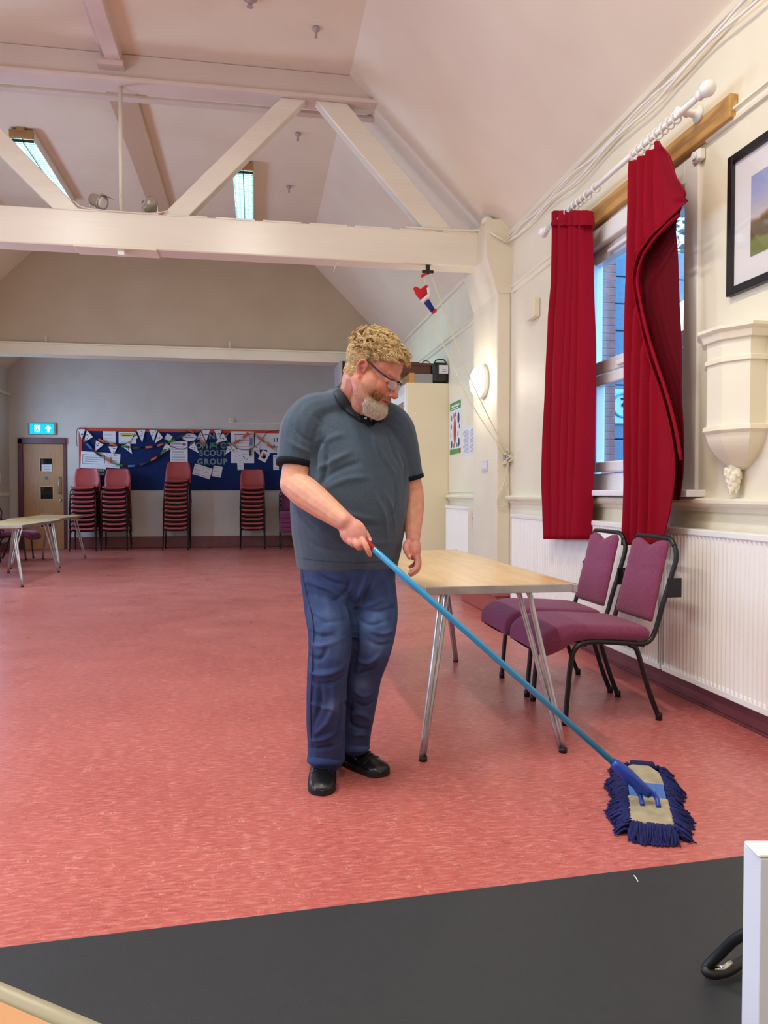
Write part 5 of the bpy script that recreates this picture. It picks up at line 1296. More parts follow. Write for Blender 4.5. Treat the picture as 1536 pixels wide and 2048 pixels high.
# skin colours by region
def smooth(a, b, x): 
    k = max(0, min(1, (x-a)/(b-a))); return k*k*(3-2*k)
cl = body.verts.layers.float_color.new('tint')
S0 = V(lin((224, 160, 132))); SR = V(lin((208, 108, 92))); SP_ = V(lin((222, 150, 140))); LIP = V(lin((176, 92, 84))); BRW = V(lin((170, 128, 88)))
for v in body.verts:
    c = S0.copy(); l = hl(v.co)
    if l.length < .2 and l.z > -.16:
        k = 0.30*smooth(-.02, .07, l.y)
        k = max(k, .9*exp(-((l.y-.12)**2+(l.z+.033)**2+l.x**2)/.0006))                    # nose tip
        k = max(k, .55*exp(-((l.y-.075)**2+(l.z+.012)**2)/.0012))                          # cheeks
        if abs(l.x) > .076 and l.y < .012: k = max(k, .7)                                                 # ears
        k = max(k, .4*smooth(-.04, -.09, l.z)*smooth(.02, -.04, l.y))                      # neck
        c = c.lerp(SR, min(1, k))
        lp_ = exp(-((l.z+.062)/.0065)**2)*smooth(.085, .097, l.y)*smooth(.03, .02, abs(l.x)); c = c.lerp(LIP, lp_)
        if abs(l.z+.062) < .0022 and l.y > .092 and abs(l.x) < .026: c = V(lin((96, 42, 40)))
        bw = exp(-((l.z-.032+.0*l.x)/.006)**2)*smooth(.072, .080, l.y)*smooth(.008, .016, abs(l.x)); c = c.lerp(BRW, .35*bw)
        stub = smooth(-.01, -.045, l.z+.25*max(0, .04-l.y)*0)*smooth(-.02, .01, l.y)*smooth(-.14, -.11, l.z)*smooth(.075, .06, l.y); c = c.lerp(V(lin((206, 160, 142))), .6*stub)
        c = c.lerp(V(lin((120, 48, 40))), .8*exp(-((l.y+.006)**2+(l.z-.004)**2)/.00009)*(1 if .068 < abs(l.x) < .089 else 0))  # ear hollow: its shade is painted into the skin colour
        hz = smooth(.055, .075, l.z)*smooth(.075, .06, l.y) if abs(l.x) < .06 else smooth(.035, .05, l.z)*smooth(.04, .02, l.y)
        if l.y < -.02: hz = smooth(-.05, -.02, l.z)
        c = c.lerp(V(lin((168, 132, 84))), .85*hz)
        ey = abs(l.z-.001) < .002 and l.y > .082 and .018 < abs(l.x) < .045
        if ey: c = V(lin((90, 52, 44)))
    else:
        for h_ in (palm, lp):
            d_ = (v.co-h_).length
            if d_ < .10: c = c.lerp(SP_, .7*smooth(.10, .05, d_))
    v[cl] = (c.x, c.y, c.z, 1)
M_SKIN = tint_mat('skin', 0.48, sss=0.12, bump=0.12, bscale=260)
mo = obj('body', body, M_SKIN, man, fix=False)
# finger nails
def nail(p, n_, d_, w, l_, parent):
    bm = BM(); n_ = n_.normalized(); d_ = (d_-n_*d_.dot(n_)).normalized(); s_ = n_.cross(d_)
    ball(bm, p, (w, l_, .0022), Matrix((s_, d_, n_)).transposed(), 12); obj('fingernail', bm, mat('nail', (236, 190, 176), rough=0.25), parent)
nail(T(740.2, 1079.5, 2.663), BK+V((0, 0, .6))+RT*.3, T(742, 1083, 2.66)-T(738, 1077, 2.66), .0052, .0068, mo)
nail(T(819.4, 1112.5, 2.882), BK+RT*.2, T(820, 1117, 2.88)-T(817, 1107, 2.88), .0052, .0072, mo)

# ---- surface helper
def hit(bv, px, py):
    d_ = ray(px, py).normalized(); h_ = bv.ray_cast(CO, d_)
    return (h_[0], h_[1]) if h_[0] is not None else (None, None)
def crease(bmx, bv, lines, gain=1.6):
    """press grooves and raise folds along lines drawn on the cloth"""
    segs = []
    for pts, w, amp in lines:
        q = [hit(bv, *p)[0] for p in pts]; q = [p for p in q if p is not None]
        if len(q) > 1: segs.append((catmull(q, 4) if len(q) > 2 else q, w, amp))
    bmx.normal_update(); mv = []
    for v in bmx.verts:
        d = 0
        for q, w, amp in segs:
            best = 9; bt = 0; n_ = len(q)-1
            for i in range(n_):
                ab = q[i+1]-q[i]; k = max(0, min(1, (v.co-q[i]).dot(ab)/max(1e-9, ab.length_squared)))
                dd_ = (v.co-q[i]-ab*k).length
                if dd_ < best: best = dd_; bt = (i+k)/n_
            if best < w*3: d += gain*amp*exp(-(best/(w*.8))**2)*min(1, sin(pi*min(max(bt, .02), .98))**.5)
        if d: mv.append((v, v.normal*d))
    for v, m_ in mv: v.co += m_

# ---- polo shirt
sh = BM()
loft(sh, [(T(695, 1136), .198, .160, .155), (T(695, 1128), .201, .168, .150), (T(695, 1085), .218, .185, .150), (T(697, 1020), .235, .200, .150), (T(701, 955), .240, .186, .150), (T(706, 900), .232, .158, .145), (T(706, 858), .222, .128, .135),
          (T(704, 828), .190, .100, .115), (T(702, 808), .135, .078, .095), (T(700, 794), .080, .050, .075)], TL, TF, 36, 2.35)
limb(sh, [T(668, 812, 2.89), T(625, 828, 2.88), T(602, 858, 2.85), T(592, 900, 2.83), T(587, 922, 2.82)], [.058, .077, .078, .071, .064])
limb(sh, [T(742, 822, 2.93), T(785, 846, 2.97), T(803, 880, 2.985), T(813, 925, 3.0), T(820, 950, 3.01)], [.058, .070, .066, .058, .053])
ball(sh, T(690, 800, 2.96), (.10, .07, .05)); 
sh = remesh(sh, 0.0055, 5, 0.5)
def squash(bmx, c, ax, rad):
    ax = ax.normalized()
    for v in bmx.verts:
        d_ = v.co-c; k = d_.dot(ax)
        if 0 < k < .09 and (d_-ax*k).length < rad: v.co -= ax*k
squash(sh, T(586.5, 932, 2.818), T(586, 934, 2.815)-T(592, 900, 2.83)+V((0, 0, -.01)), .069)
squash(sh, T(821, 959, 3.01), T(823, 965, 3.012)-T(815, 925, 3.0), .060)
# cut sleeve ends and the hem flat
def cut(bmx, p, n_): bmesh.ops.bisect_plane(bmx, geom=bmx.verts[:]+bmx.edges[:]+bmx.faces[:], plane_co=p, plane_no=n_, clear_outer=False)
bs = BVHTree.FromBMesh(sh)
crease(sh, bs, [([(648, 878), (630, 905), (632, 950)], .015, -.014), 
    ([(628, 905), (655, 880), (690, 868)], .016, .004), ([(640, 870), (655, 905), (650, 945), (640, 975)], .012, -.008), ([(630, 940), (660, 925), (700, 905)], .014, .006), ([(640, 965), (675, 940), (720, 925)], .013, -.005),
    ([(640, 985), (690, 960), (740, 955)], .014, .004), ([(655, 1010), (700, 1030), (750, 1040)], .013, .004), ([(660, 1030), (710, 1050), (760, 1052)], .012, -.004),
    ([(752, 870), (765, 910), (790, 950)], .011, .005), ([(772, 860), (785, 900), (800, 935)], .010, -.004), ([(748, 850), (750, 890), (760, 930)], .010, .004),
    ([(800, 905), (812, 940), (808, 975)], .010, -.006), ([(770, 985), (785, 1020), (790, 1060)], .010, .005), ([(790, 960), (792, 1000), (785, 1040)], .009, -.005), ([(750, 990), (768, 1030), (775, 1080)], .011, .004),
    ([(575, 880), (595, 895), (620, 905)], .010, .004), ([(580, 845), (600, 870), (625, 885)], .010, -.003), ([(610, 1040), (650, 1070), (700, 1085)], .013, .004), ([(600, 1070), (640, 1095), (690, 1102)], .012, -.004), ([(590, 1010), (620, 1050), (640, 1060)], .012, -.004),
    ([(700, 1065), (740, 1085), (785, 1085)], .012, .003), ([(630, 830), (645, 850), (640, 880)], .010, -.003), ([(604, 800), (600, 840), (612, 880)], .008, -.002)])
for v in sh.verts:
    v.co += v.normal*0.0025*noise.noise(v.co*14)
M_SHIRT = mat('slate_polo', (70, 85, 102), rough=0.85, spec=0.2, sheen=0.2, c2=(63, 77, 93), vscale=120, bump=0.15, bscale=500)
bs = BVHTree.FromBMesh(sh)
so = obj('polo_shirt', sh, M_SHIRT, man, fix=False)
M_NAVY = mat('navy_trim', (16, 24, 34), rough=0.8, spec=0.2)
# sleeve cuffs: band rings around the sleeve ends
def band(c, axis, r_, w, m_, name, parent, rx=1.0, ry=1.0, hint=None):
    bm = BM(); axis = axis.normalized(); a, b = frame_of(axis, hint or V((0, 0, 1)))
    prof = [(-.003, -w/2), (.002, -w/2), (.0035, 0), (.002, w/2), (-.003, w/2)]
    nseg = 40; rings = []
    for dr, dz in prof:
        rings.append([bm.verts.new(c+axis*dz+a*(cos(2*pi*k/nseg)*(r_*rx+dr))+b*(sin(2*pi*k/nseg)*(r_*ry+dr))) for k in range(nseg)])
    for i in range(len(rings)):
        A, B2 = rings[i], rings[(i+1) % len(rings)]
        for k in range(nseg): bm.faces.new((A[k], A[(k+1) % nseg], B2[(k+1) % nseg], B2[k])).smooth = True
    return obj(name, bm, m_, parent)
dR = (eR-sR).normalized()
def ringfit(c, axis, bv, w, out, name):
    """band following the real outline of the sleeve"""
    axis = axis.normalized(); a, b = frame_of(axis); bm = BM(); nseg = 48; rings = [[], [], [], []]
    for k in range(nseg):
        dr = a*cos(2*pi*k/nseg)+b*sin(2*pi*k/nseg)
        rr = []
        for dz in (-w/2, w/2):
            h_ = bv.ray_cast(c+axis*dz, dr, 0.13); rr.append((h_[0]-c-axis*dz).length if h_[0] else None)
        rr = [x if x and x < .105 else (rr[1-i] if rr[1-i] and rr[1-i] < .105 else .06) for i, x in enumerate(rr)]
        rings[0].append((c+axis*(-w/2), dr, rr[0]+out*.4)); rings[1].append((c+axis*(-w/2+.003), dr, rr[0]+out)); rings[2].append((c+axis*(w/2-.003), dr, rr[1]+out)); rings[3].append((c+axis*(w/2), dr, rr[1]-out*2.5))
    R_ = []
    for rg in rings:
        rad = [x[2] for x in rg]; n_ = len(rad)
        for _ in range(3): rad = [(rad[i-1]+rad[i]+rad[(i+1) % n_])/3 for i in range(n_)]
        R_.append([bm.verts.new(x[0]+x[1]*r2) for x, r2 in zip(rg, rad)])
    for A, B2 in zip(R_, R_[1:]):
        for k in range(nseg): bm.faces.new((A[k], A[(k+1) % nseg], B2[(k+1) % nseg], B2[k])).smooth = True
    # closing lip
    cc = [bm.verts.new(x[0]+x[1]*(x[2]*.6)) for x in rings[3]]
    for k in range(nseg): bm.faces.new((R_[3][k], R_[3][(k+1) % nseg], cc[(k+1) % nseg], cc[k]))
    return obj(name, bm, M_NAVY, so)
ringfit(T(586.5, 928, 2.818), T(586, 934, 2.815)-T(592, 900, 2.83)+V((0, 0, -.01)), bs, .024, .003, 'sleeve_cuff')
ringfit(T(821, 955, 3.01), T(823, 965, 3.012)-T(815, 925, 3.0), bs, .020, .003, 'sleeve_cuff')
# hem stitching line
def onshirt(px, py, off=.0015):
    p, n_ = hit(bs, px, py); return (p+n_*off) if p is not None else None
bm = BM(); q = [onshirt(x, 1114+10*(1-((x-696)/105)**2)*(0.9 if x < 700 else 1.0)+max(0, (x-640)*0.02), .0008) for x in range(604, 792, 8)]; q = [p for p in q if p is not None]; tube(bm, q, .0011, 6); obj('hem_stitch', bm, mat('dark_slate', (52, 62, 76), rough=0.9), so)
# placket strip and buttons
def strip(bm, ctr, wid, bv, off, nw=6):
    rows = []
    C_ = catmull([V((x, y, 0)) for x, y in ctr], 5); W_ = cat1(wid, 5)
    for i, c in enumerate(C_):
        d_ = (C_[min(i+1, len(C_)-1)]-C_[max(i-1, 0)]).normalized(); n2 = V((-d_.y, d_.x, 0)); row = []
        for j in range(nw+1):
            p2 = c+n2*W_[i]*(j/nw-.5); p, nn_ = hit(bv, p2.x, p2.y)
            row.append(bm.verts.new(p+nn_*off) if p is not None else None)
        rows.append(row)
    for A, B2 in zip(rows, rows[1:]):
        for j in range(nw):
            f = [A[j], A[j+1], B2[j+1], B2[j]]
            if all(x is not None for x in f): bm.faces.new(f).smooth = True
bm = BM(); strip(bm, [(722, 812), (731, 826), (738, 842), (741, 851)], [22, 19, 9, 2], bs, .0035); obj('open_neck', bm, mat('throat_skin', (222, 156, 130), rough=.5), so, fix=False, thick=.002)
bm = BM(); strip(bm, [(674, 783), (683, 797), (694, 810), (706, 824), (716, 834)], [17, 22, 24, 20, 10], bs, .009); obj('collar_leaf', bm, mat('dark_teal_collar', (28, 42, 54)), so, fix=False, thick=.004)
bm = BM(); strip(bm, [(697, 798), (706, 812), (718, 828), (731, 845), (739, 855)], [8, 12, 13, 12, 7], bs, .014); obj('placket', bm, M_NAVY, so, fix=False, thick=.003)
bm = BM(); strip(bm, [(768, 834), (752, 842), (742, 852)], [7, 8, 5], bs, .0065); obj('placket', bm, M_NAVY, so, fix=False, thick=.003)
for px, py in ((700, 803), (714, 822), (728, 841)):
    p, n_ = hit(bs, px, py)
    if p is not None:
        bm = BM(); lathe(bm, [(.0001, .016), (.0052, .0163), (.0056, .0177), (.0042, .0187), (.003, .018), (.0001, .0179)], p, n_, 14); obj('button', bm, mat('pearl_button', (210, 216, 220), rough=0.25), so)
# collar: a folded band round the neck
bm = BM(); nk = 48
ch_ = hit(bs, 741, 838)[0]; CCb, CCf = T(704, 772, 3.01), ch_+BK*.006
print('collar front depth', (ch_-CO).dot(CF))     # back and front of the neck line
cc = (CCb+CCf)/2; cax = (CCf-CCb)/2; cside = V((0, 0, 1)).cross(cax).normalized(); cup = cax.cross(cside).normalized(); cup = cup if cup.z > 0 else -cup
rows = [[] for _ in range(6)]
for k in range(nk+1):
    th = radians(22)+(2*pi-radians(44))*k/nk      # open gap at the front
    dr = cax*cos(th)+cside*(0.086*sin(th))
    e_ = dr.normalized(); back = .5-.5*cos(th)
    hgt = .010+.030*back; base = cc+dr; fl = .010+.010*back
    rows[0].append(bm.verts.new(base-cup*.012+e_*.004)); rows[1].append(bm.verts.new(base+cup*hgt*.6-e_*.002)); rows[2].append(bm.verts.new(base+cup*hgt+e_*.002))
    rows[3].append(bm.verts.new(base+cup*hgt*.85+e_*.008)); rows[4].append(bm.verts.new(base+cup*hgt*.3+e_*.014)); rows[5].append(bm.verts.new(base-cup*(.010)+e_*(.016+fl*.5)))
for A, B2 in zip(rows, rows[1:]):
    for k in range(nk): bm.faces.new((A[k], A[k+1], B2[k+1], B2[k])).smooth = True
obj('collar', bm, mat('dark_teal_collar', (28, 42, 54), rough=0.85, spec=.2), so, fix=False, thick=.003)

# ---- jeans
je = BM()
loft(je, [(T(697, 1100, 2.955), .188, .150, .150), (T(697, 1135, 2.955), .190, .150, .152), (T(698, 1170, 2.955), .188, .140, .150), (T(700, 1205, 2.955), .175, .11, .13)], TL, TF, 36, 2.3)
limb(je, [T(652, 1165, 2.92), T(658, 1215, 2.87), T(662, 1285, 2.81), T(655, 1345, 2.81), T(653, 1420, 2.87), T(653, 1490, 2.93), T(653, 1508, 2.94)], [.098, .096, .086, .079, .077, .074, .074])
limb(je, [T(742, 1165, 2.96), T(746, 1215, 2.94), T(742, 1280, 2.88), T(727, 1345, 2.92), T(721, 1400, 2.96), T(713, 1450, 3.0), T(709, 1482, 3.02)], [.098, .097, .090, .076, .069, .064, .064])
je = remesh(je, 0.0058, 5, 0.5)
bj = BVHTree.FromBMesh(je)
crease(je, bj, [
    ([(700, 1190), (706, 1240), (708, 1300), (700, 1350)], .018, -.014), ([(700, 1160), (690, 1185), (670, 1200)], .010, -.006), ([(610, 1160), (650, 1175), (690, 1200)], .012, .006), ([(612, 1185), (655, 1195), (700, 1215)], .010, -.005),
    ([(735, 1145), (725, 1170), (712, 1200)], .009, .007), ([(748, 1150), (735, 1180), (722, 1205)], .008, -.005), ([(765, 1200), (740, 1212), (715, 1212)], .009, .005), ([(790, 1215), (760, 1222), (730, 1222)], .009, -.005),
    ([(620, 1262), (640, 1272), (670, 1270)], .009, -.005), ([(617, 1285), (645, 1292), (690, 1275)], .010, .006), ([(618, 1310), (640, 1318), (655, 1290)], .009, -.006), ([(620, 1345), (650, 1348), (685, 1335)], .012, .008), ([(618, 1362), (655, 1368), (690, 1352)], .010, -.006),
    ([(665, 1360), (668, 1400), (655, 1440), (630, 1470)], .011, .009), ([(640, 1370), (640, 1410), (628, 1450)], .011, -.006), ([(680, 1400), (682, 1440), (672, 1480)], .010, -.006), ([(625, 1480), (650, 1475), (685, 1455)], .010, .007), ([(620, 1495), (650, 1496), (688, 1480)], .009, -.006),
    ([(740, 1262), (765, 1268), (785, 1260)], .009, .006), ([(735, 1280), (760, 1290), (782, 1285)], .009, -.006), ([(715, 1320), (735, 1325), (760, 1310)], .010, .007), ([(705, 1350), (725, 1345), (750, 1335)], .009, -.006), ([(708, 1380), (725, 1390), (745, 1385)], .010, .005),
    ([(700, 1430), (720, 1425), (742, 1440)], .010, .007), ([(700, 1450), (715, 1455), (735, 1458)], .009, -.008), ([(705, 1470), (718, 1468), (733, 1470)], .008, .005), ([(690, 1400), (700, 1420), (700, 1460)], .010, -.006),
    ([(640, 1150), (660, 1162), (690, 1170)], .008, -.005), ([(625, 1230), (650, 1245), (690, 1240)], .010, -.005), ([(720, 1240), (745, 1250), (780, 1240)], .008, -.005), ([(622, 1405), (650, 1415), (688, 1400)], .009, .005), ([(712, 1405), (730, 1412), (748, 1402)], .008, -.006)], 2.1)
for v in je.verts: v.co += v.normal*0.004*noise.noise(v.co*9)
# denim: worn paler patches on thigh and knee
cl = je.verts.layers.float_color.new('tint'); D0 = V(lin((40, 64, 118))); D1 = V(lin((104, 132, 178))); D2 = V(lin((18, 28, 62)))
wear = [(hit(bj, *p)[0], r_) for p, r_ in (((650, 1235), .07), ((648, 1300), .05), ((750, 1240), .05), ((760, 1290), .05), ((665, 1410), .035), ((720, 1370), .03))]
for v in je.verts:
    k = 0
    for w_, r_ in wear:
        if w_ is not None: k = max(k, exp(-((v.co-w_).length/r_)**2))
    n1 = noise.noise(v.co*22)*.5+.5; n2 = noise.noise(v.co*7+V((4, 2, 1)))*.5+.5
    c = D0.lerp(D2, .75*n2*(1-k)).lerp(D1, .55*k*n1+.16*n1*n1); v[cl] = (c.x, c.y, c.z, 1)
M_DENIM = tint_mat('denim', 0.85, bump=0.35, bscale=420)
bj = BVHTree.FromBMesh(je)
jo = obj('jeans', je, M_DENIM, man, fix=False)
# turned hems and seams
def rimband(c, axis, r1, r2, w, name, drop=0):
    bm = BM(); axis = axis.normalized(); a, b = frame_of(axis, BK); nseg = 40; R_ = []
    for dz, dr in ((-w*1.6, -.010), (-w*.9, -.004), (-w*.2, -.001), (w*.5, .001), (w*.55, -.004), (w*.2, -.014)):
        R_.append([bm.verts.new(c+axis*(dz+.004*sin(3*2*pi*k/nseg))+a*cos(2*pi*k/nseg)*(r1+dr)+b*sin(2*pi*k/nseg)*(r2+dr)) for k in range(nseg)])
    for A, B2 in zip(R_, R_[1:]):
        for k in range(nseg): bm.faces.new((A[k], A[(k+1) % nseg], B2[(k+1) % nseg], B2[k])).smooth = True
    cl = bm.verts.layers.float_color.new('tint'); 
    for v in bm.verts:
        n1 = noise.noise(v.co*30)*.5+.5; c_ = D0.lerp(D1, .12*n1); v[cl] = (c_.x, c_.y, c_.z, 1)
    return obj(name, bm, M_DENIM, jo, fix=False, thick=.002)
rimband(T(652, 1512, 2.94), V((0.0, 0.0, -1)), .073, .078, .022, 'hem')
rimband(T(709, 1490, 3.02), V((0.05, 0, -1)), .060, .064, .020, 'hem')
bm = BM()
q = [hit(bj, x, y) for x, y in ((604, 1140), (612, 1180), (622, 1220), (628, 1260), (626, 1300), (624, 1350), (622, 1400), (622, 1450), (624, 1490))]
tube(bm, catmull([p+n_*.001 for p, n_ in q if p is not None], 3), .0022, 6); obj('side_seam', bm, mat('denim_dark', (26, 38, 74), rough=0.9), jo)
bm = BM(); q = [hit(bj, x, y) for x, y in ((604, 1122+4), (612, 1130), (622, 1128))]
tube(bm, [p+n_*.001 for p, n_ in q if p is not None], .0018, 6); obj('pocket_edge', bm, mat('pocket_thread', (150, 170, 200), rough=0.8), jo)

# ---- shoes
M_SHOE = mat('black_leather', (24, 25, 28), rough=0.32, c2=(18, 18, 20), vscale=30, bump=0.4, bscale=40)
M_SOLE = mat('black_rubber', (16, 16, 17), rough=0.6)
def shoe(heel, toe, lift=0.0):
    ax = (toe-heel); L_ = ax.length; ax = ax.normalized(); sd = V((0, 0, 1)).cross(ax).normalized()
    def q(a, b, c): return heel+ax*(a*L_)+sd*b+V((0, 0, c))
    bm = BM(); n_ = 26; rows = []
    for i in range(n_+1):
        u = i/n_
        w_ = .040+.010*sin(min(1, u/.72)*pi*.5)*1.0-.006*max(0, sin((u-.2)/.3*pi) if .2 < u < .5 else 0)
        if u > .80: w_ *= sqrt(max(0.02, 1-((u-.80)/.205)**2))
        if u < .12: w_ *= sqrt(max(0.02, 1-((.12-u)/.122)**2))
        hgt = .098 if u < .28 else .098-(u-.28)/.42*.038 if u < .70 else .060-(u-.70)/.30*.020
        if u > .88: hgt *= sqrt(max(.1, 1-((u-.88)/.125)**2))
        row = []
        for k in range(16):
            th = pi*k/15; row.append(bm.verts.new(q(u, w_*cos(th)*(1.0-.12*sin(th)**4), .020+(hgt-.020)*sin(th)**.75)))
        rows.append(row)
    for A, B2 in zip(rows, rows[1:]):
        for k in range(15): bm.faces.new((A[k], A[k+1], B2[k+1], B2[k])).smooth = True
    bm.faces.new(rows[0][::-1]); bm.faces.new(rows[-1])
    s_ = obj('shoe', bm, M_SHOE, man)
    bm = BM(); out = []
    for i in range(n_+1):
        u = i/n_; w_ = .043+.011*sin(min(1, u/.72)*pi*.5)
        if u > .80: w_ *= sqrt(max(0.0, 1-((u-.80)/.202)**2))
        if u < .12: w_ *= sqrt(max(0.0, 1-((.12-u)/.121)**2))
        out.append((u, w_))
    poly = [q(u-0.0, w_, 0.001+lift*u) for u, w_ in out]+[q(u, -w_, 0.001+lift*u) for u, w_ in out[::-1][1:-1]]
    prism(bm, poly, (0, 0, .024)); obj('sole', bm, M_SOLE, s_, bevel=.003)
    bm = BM()
    for k, u in enumerate((.46, .52, .58, .64)):
        hh = .098-(u-.28)/.42*.038+.003
        tube(bm, catmull([q(u-.01, .022, hh-.006), q(u, .0, hh+.001), q(u+.01, -.022, hh-.006)], 4), .0028, 6)
    obj('laces', bm, M_SOLE, s_)
    bm = BM(); tube(bm, catmull([q(.70, w_, h_) for w_, h_ in ((.046, .035), (.034, .052), (0, .064), (-.034, .052), (-.046, .035))], 4), .002, 6); obj('toe_seam', bm, M_SOLE, s_)
shoe(onz(648, 1520, 0), onz(643, 1594, 0)+V((0, -.0, 0)))
shoe(onz(684, 1521, 0), onz(772, 1554, 0))

# ---- hair, eyebrows, beard: locks rooted on the skin
bvh = bvh
random.seed(17)
def lock(bm, root, dirs, lens, r0, curl, nseg=6, seg=5):
    """tapering wavy lock"""
    d_ = dirs.normalized(); a, b = frame_of(d_); ph = random.uniform(0, 6.28); pts = []; rs = []
    for i in range(nseg+1):
        u = i/nseg; pts.append(root+d_*lens*u+(a*cos(ph+u*curl[1])+b*sin(ph+u*curl[1]))*curl[0]*u); rs.append(r0*(1-.75*u**1.5))
    tube(bm, pts, rs, seg)
def skull(th, ph):
    """direction in head frame -> skin point and normal"""
    d_ = (HR*cos(ph)*cos(th)+HF*cos(ph)*sin(th)+HU*sin(ph)).normalized(); o0 = H(0, -.005, .045)
    h_ = bvh.ray_cast(o0+d_*.3, -d_, .3)
    return (h_[0], h_[1], d_) if h_[0] is not None else (None, None, d_)
def hairline(l):
    """is this head-frame point under hair?"""
    if l.z < -.045: return False
    if l.y > .070: return False
    fr_ = .060+.010*cos(l.x*30)
    if l.y > .035 and l.z < .092-abs(l.x)*.15: return False
    if abs(l.x) > .05:
        if l.y > -.004 and l.z < .035+max(0, l.y)*1.0: return False     # temples and in front of the ear
        if -.034 < l.y < .006 and l.z < .036: return False              # ear
        if l.z < -.040: return False
    if l.y < 0 and l.z < -.035: return False
    return True
hair = BM()
def strand_path(p, n_, t_, ln, lift, curl, ph, nseg):
    b_ = n_.cross(t_).normalized(); out = []
    for i in range(nseg+1):
        u = i/nseg
        out.append(p+n_*(lift*sin(min(1, u*1.15)*pi*.62))+t_*(ln*u)+(b_*sin(ph+u*curl[1])+n_*cos(ph+u*curl[1])*.6)*curl[0]*min(1, u*2.2))
    return out
def scalp_sample(zlo):
    for _ in range(200):
        z_ = random.uniform(zlo, 1); th = random.uniform(-pi, pi); p, n_, d_ = skull(th, math.asin(z_))
        if p is None: continue
        l = hl(p)
        if hairline(l): return p, n_, d_, l
    return None
# wavy clumps on the crown, short flat hair on the sides
for c_i in range(430):
    q = scalp_sample(.15)
    if q is None: continue
    p, n_, d_, l = q; top = smooth(.050, .10, l.z)
    flow = HF*.8+HR*random.uniform(-.3, .7)-HU*.1+V((random.gauss(0, .35), random.gauss(0, .35), random.gauss(0, .35)))
    t_ = (flow-n_*flow.dot(n_)).normalized()
    ln = HS*(.016+.026*top)*random.uniform(.8, 1.2); lift = HS*(.005+.013*top)*random.uniform(.7, 1.25); cr = (random.uniform(.003, .0065), random.uniform(4, 9)); ph = random.uniform(0, 6.28)
    for k in range(17):
        jx = V((random.gauss(0, .0042), random.gauss(0, .0042), random.gauss(0, .0042)))
        pts = strand_path(p-n_*.002+jx, n_, t_, ln*random.uniform(.8, 1.15), lift, cr, ph+random.gauss(0, .25), 7)
        pts = [x-jx*(.55*i/7) for i, x in enumerate(pts)]
        tube(hair, pts, [.0011*(1-.6*(i/7)**2) for i in range(8)], 4, cap=False)
for k in range(6500):
    q = scalp_sample(-.8)
    if q is None: continue
    p, n_, d_, l = q
    if l.z > .085: continue
    flow = -HU*.8-HF*.45+V((random.gauss(0, .25), random.gauss(0, .25), random.gauss(0, .25))); t_ = (flow-n_*flow.dot(n_)).normalized()
    ln = HS*(.008+.010*smooth(.0, .07, l.z)); pts = strand_path(p-n_*.001, n_, t_, ln, .0028, (.0008, 3), random.uniform(0, 6), 3)
    tube(hair, pts, [.0009, .0009, .0007, .0004], 3, cap=False)
cl = hair.verts.layers.float_color.new('tint')
HA, HB, HG = V(lin((222, 188, 128))), V(lin((176, 138, 86))), V(lin((246, 224, 176)))
for v in hair.verts:
    k = noise.noise(v.co*60)*.5+.5; k2 = noise.noise(v.co*170+V((7, 1, 3)))*.5+.5; c = HA.lerp(HB, k*.8).lerp(HG, k2*.5); v[cl] = (c.x, c.y, c.z, 1)
M_HAIR = tint_mat('blond_hair', 0.5, bump=0.1)
obj('hair', hair, M_HAIR, man, fix=False)
# scalp cap so that no skin shines through
beard = BM(); n_l = 0; tries = 0
while n_l < 7500 and tries < 60000:
    tries += 1
    w_ = (HR*random.uniform(-1, 1)+HF*random.uniform(-.3, 1)+HU*random.uniform(-1, .3)).normalized()
    o0 = H(0, .03, -.06); h_ = bvh.ray_cast(o0+w_*.2, -w_, .2)
    if h_[0] is None: continue
    p, n_ = h_[0], h_[1]; l = hl(p)
    if l.z < -.122 or l.length > .17 or (l.z < -.100 and l.y < .055): continue
    if abs(l.z+.062) < .006 and l.y > .082 and abs(l.x) < .027: continue
    chin = l.z < -.070 and l.y > .050
    mus = -.057 < l.z < -.040 and l.y > .078 and abs(l.x) < .034
    side = l.y > .064 and abs(l.x) > .020 and -.075 < l.z < -.042
    jaw = (-.115 < l.z < -.035+.3*min(0, l.y-.03)) and -.005 < l.y <= .075 and not chin
    if l.y > .100 and l.z > -.044: continue
    if chin: ln, r0, c0 = .017, .0008, 0
    elif mus: ln, r0, c0 = .009, .0008, 1
    elif side: ln, r0, c0 = .010, .0008, 1
    elif jaw: ln, r0, c0 = .0042, .00045, 2
    else: continue
    dr_ = n_*.55-HU*(.75 if chin else .6)+HF*(.25 if chin else .0)+V((random.gauss(0, .15), random.gauss(0, .15), random.gauss(0, .15)))
    lock(beard, p-n_*.001, dr_, HS*ln*random.uniform(.7, 1.2), r0*HS, (.0015, 3), 3, 4)
    n_l += 1
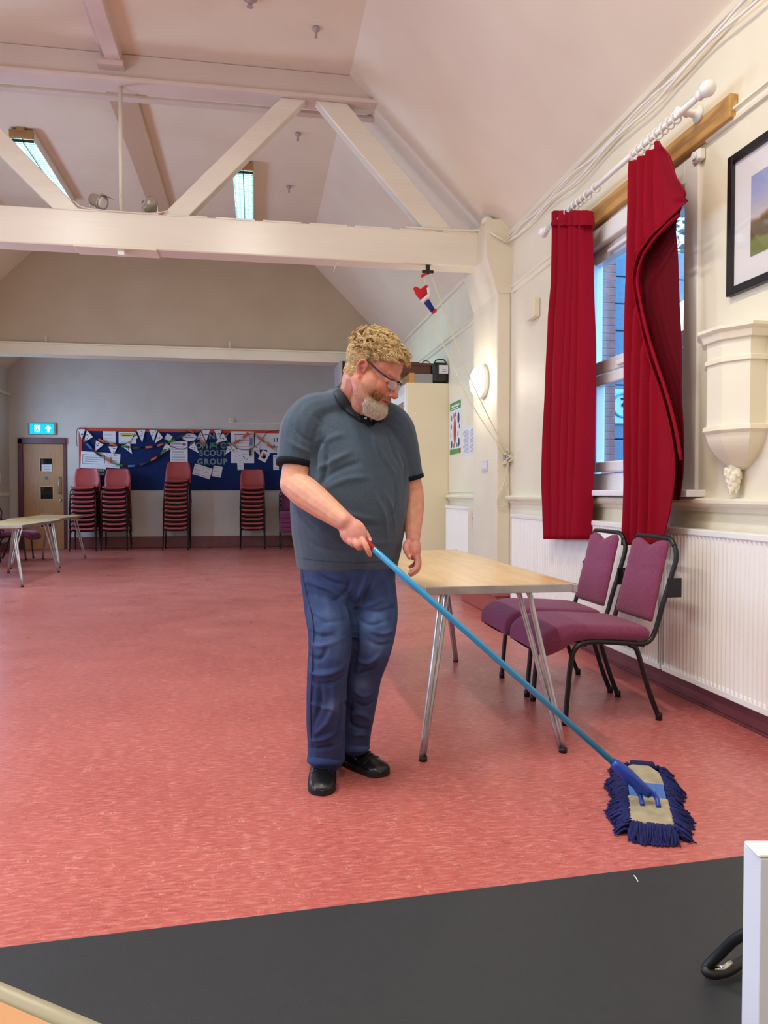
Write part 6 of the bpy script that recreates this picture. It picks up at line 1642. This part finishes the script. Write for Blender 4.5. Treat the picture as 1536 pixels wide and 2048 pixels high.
cl = beard.verts.layers.float_color.new('tint'); BG, BR, BT = V(lin((246, 234, 222))), V(lin((190, 138, 92))), V(lin((216, 168, 140)))
for v in beard.verts:
    l = hl(v.co); k = smooth(-.088, -.066, l.z); k3 = smooth(.065, .045, l.y)
    c = BG.lerp(BR, k*.9).lerp(BT, k3*.8); c = c*(0.88+.24*(noise.noise(v.co*240)*.5+.5)); v[cl] = (c.x, c.y, c.z, 1)
obj('beard', beard, tint_mat('beard_hair', 0.6, bump=0.1), man, fix=False)
# ---- spectacles
gl = None
bm = BM()
for s in (1, -1):
    tube(bm, catmull([H(s*.086, -.008, .036), H(s*.085, .006, .036), H(s*.080, .04, .026), H(s*.074, .086, .018)], 4), .0022*HS, 8, flat=(.7, 1.6))
    tube(bm, [H(s*.074, .086, .018), H(s*.066, .098, .016)], .0028, 8)
    tube(bm, catmull([H(s*.066, .099, .015), H(s*.050, .106, .019), H(s*.030, .111, .020), H(s*.014, .114, .014)], 4), .0021, 8)
tube(bm, catmull([H(-.014, .114, .012), H(0, .120, .014), H(.014, .114, .012)], 4), .0018, 8)
gl = obj('spectacles', bm, mat('dark_blue_frame', (34, 40, 62), rough=0.3), man)
for s in (1, -1):
    bm = BM()
    c0 = H(s*.040, .107, .003); ax_ = (H(s*.066, .099, .003)-H(s*.014, .114, .003)).normalized(); up_ = HU
    poly = [c0+ax_*(.026*HS*cos(a_)*(abs(cos(a_))**-.35 if abs(cos(a_)) > .05 else 1))*.92+up_*(.0165*HS*sin(a_)*(abs(sin(a_))**-.35 if abs(sin(a_)) > .05 else 1))*.95 for a_ in [2*pi*(k+.5)/24 for k in range(24)]]
    prism(bm, poly, ax_.cross(up_).normalized()*.0012); obj('lens', bm, M_LENS, gl)
    bm = BM(); tube(bm, catmull([p for p in poly[12:24]]+[poly[0]], 2), .0006, 5); obj('lens_rim', bm, mat('rimless_edge', (150, 160, 175), rough=.3), gl)
for o in bpy.data.objects:
    if '_w' in o: del o['_w']
    if o.type == 'MESH' and not o.data.materials: print('no material', o.name)
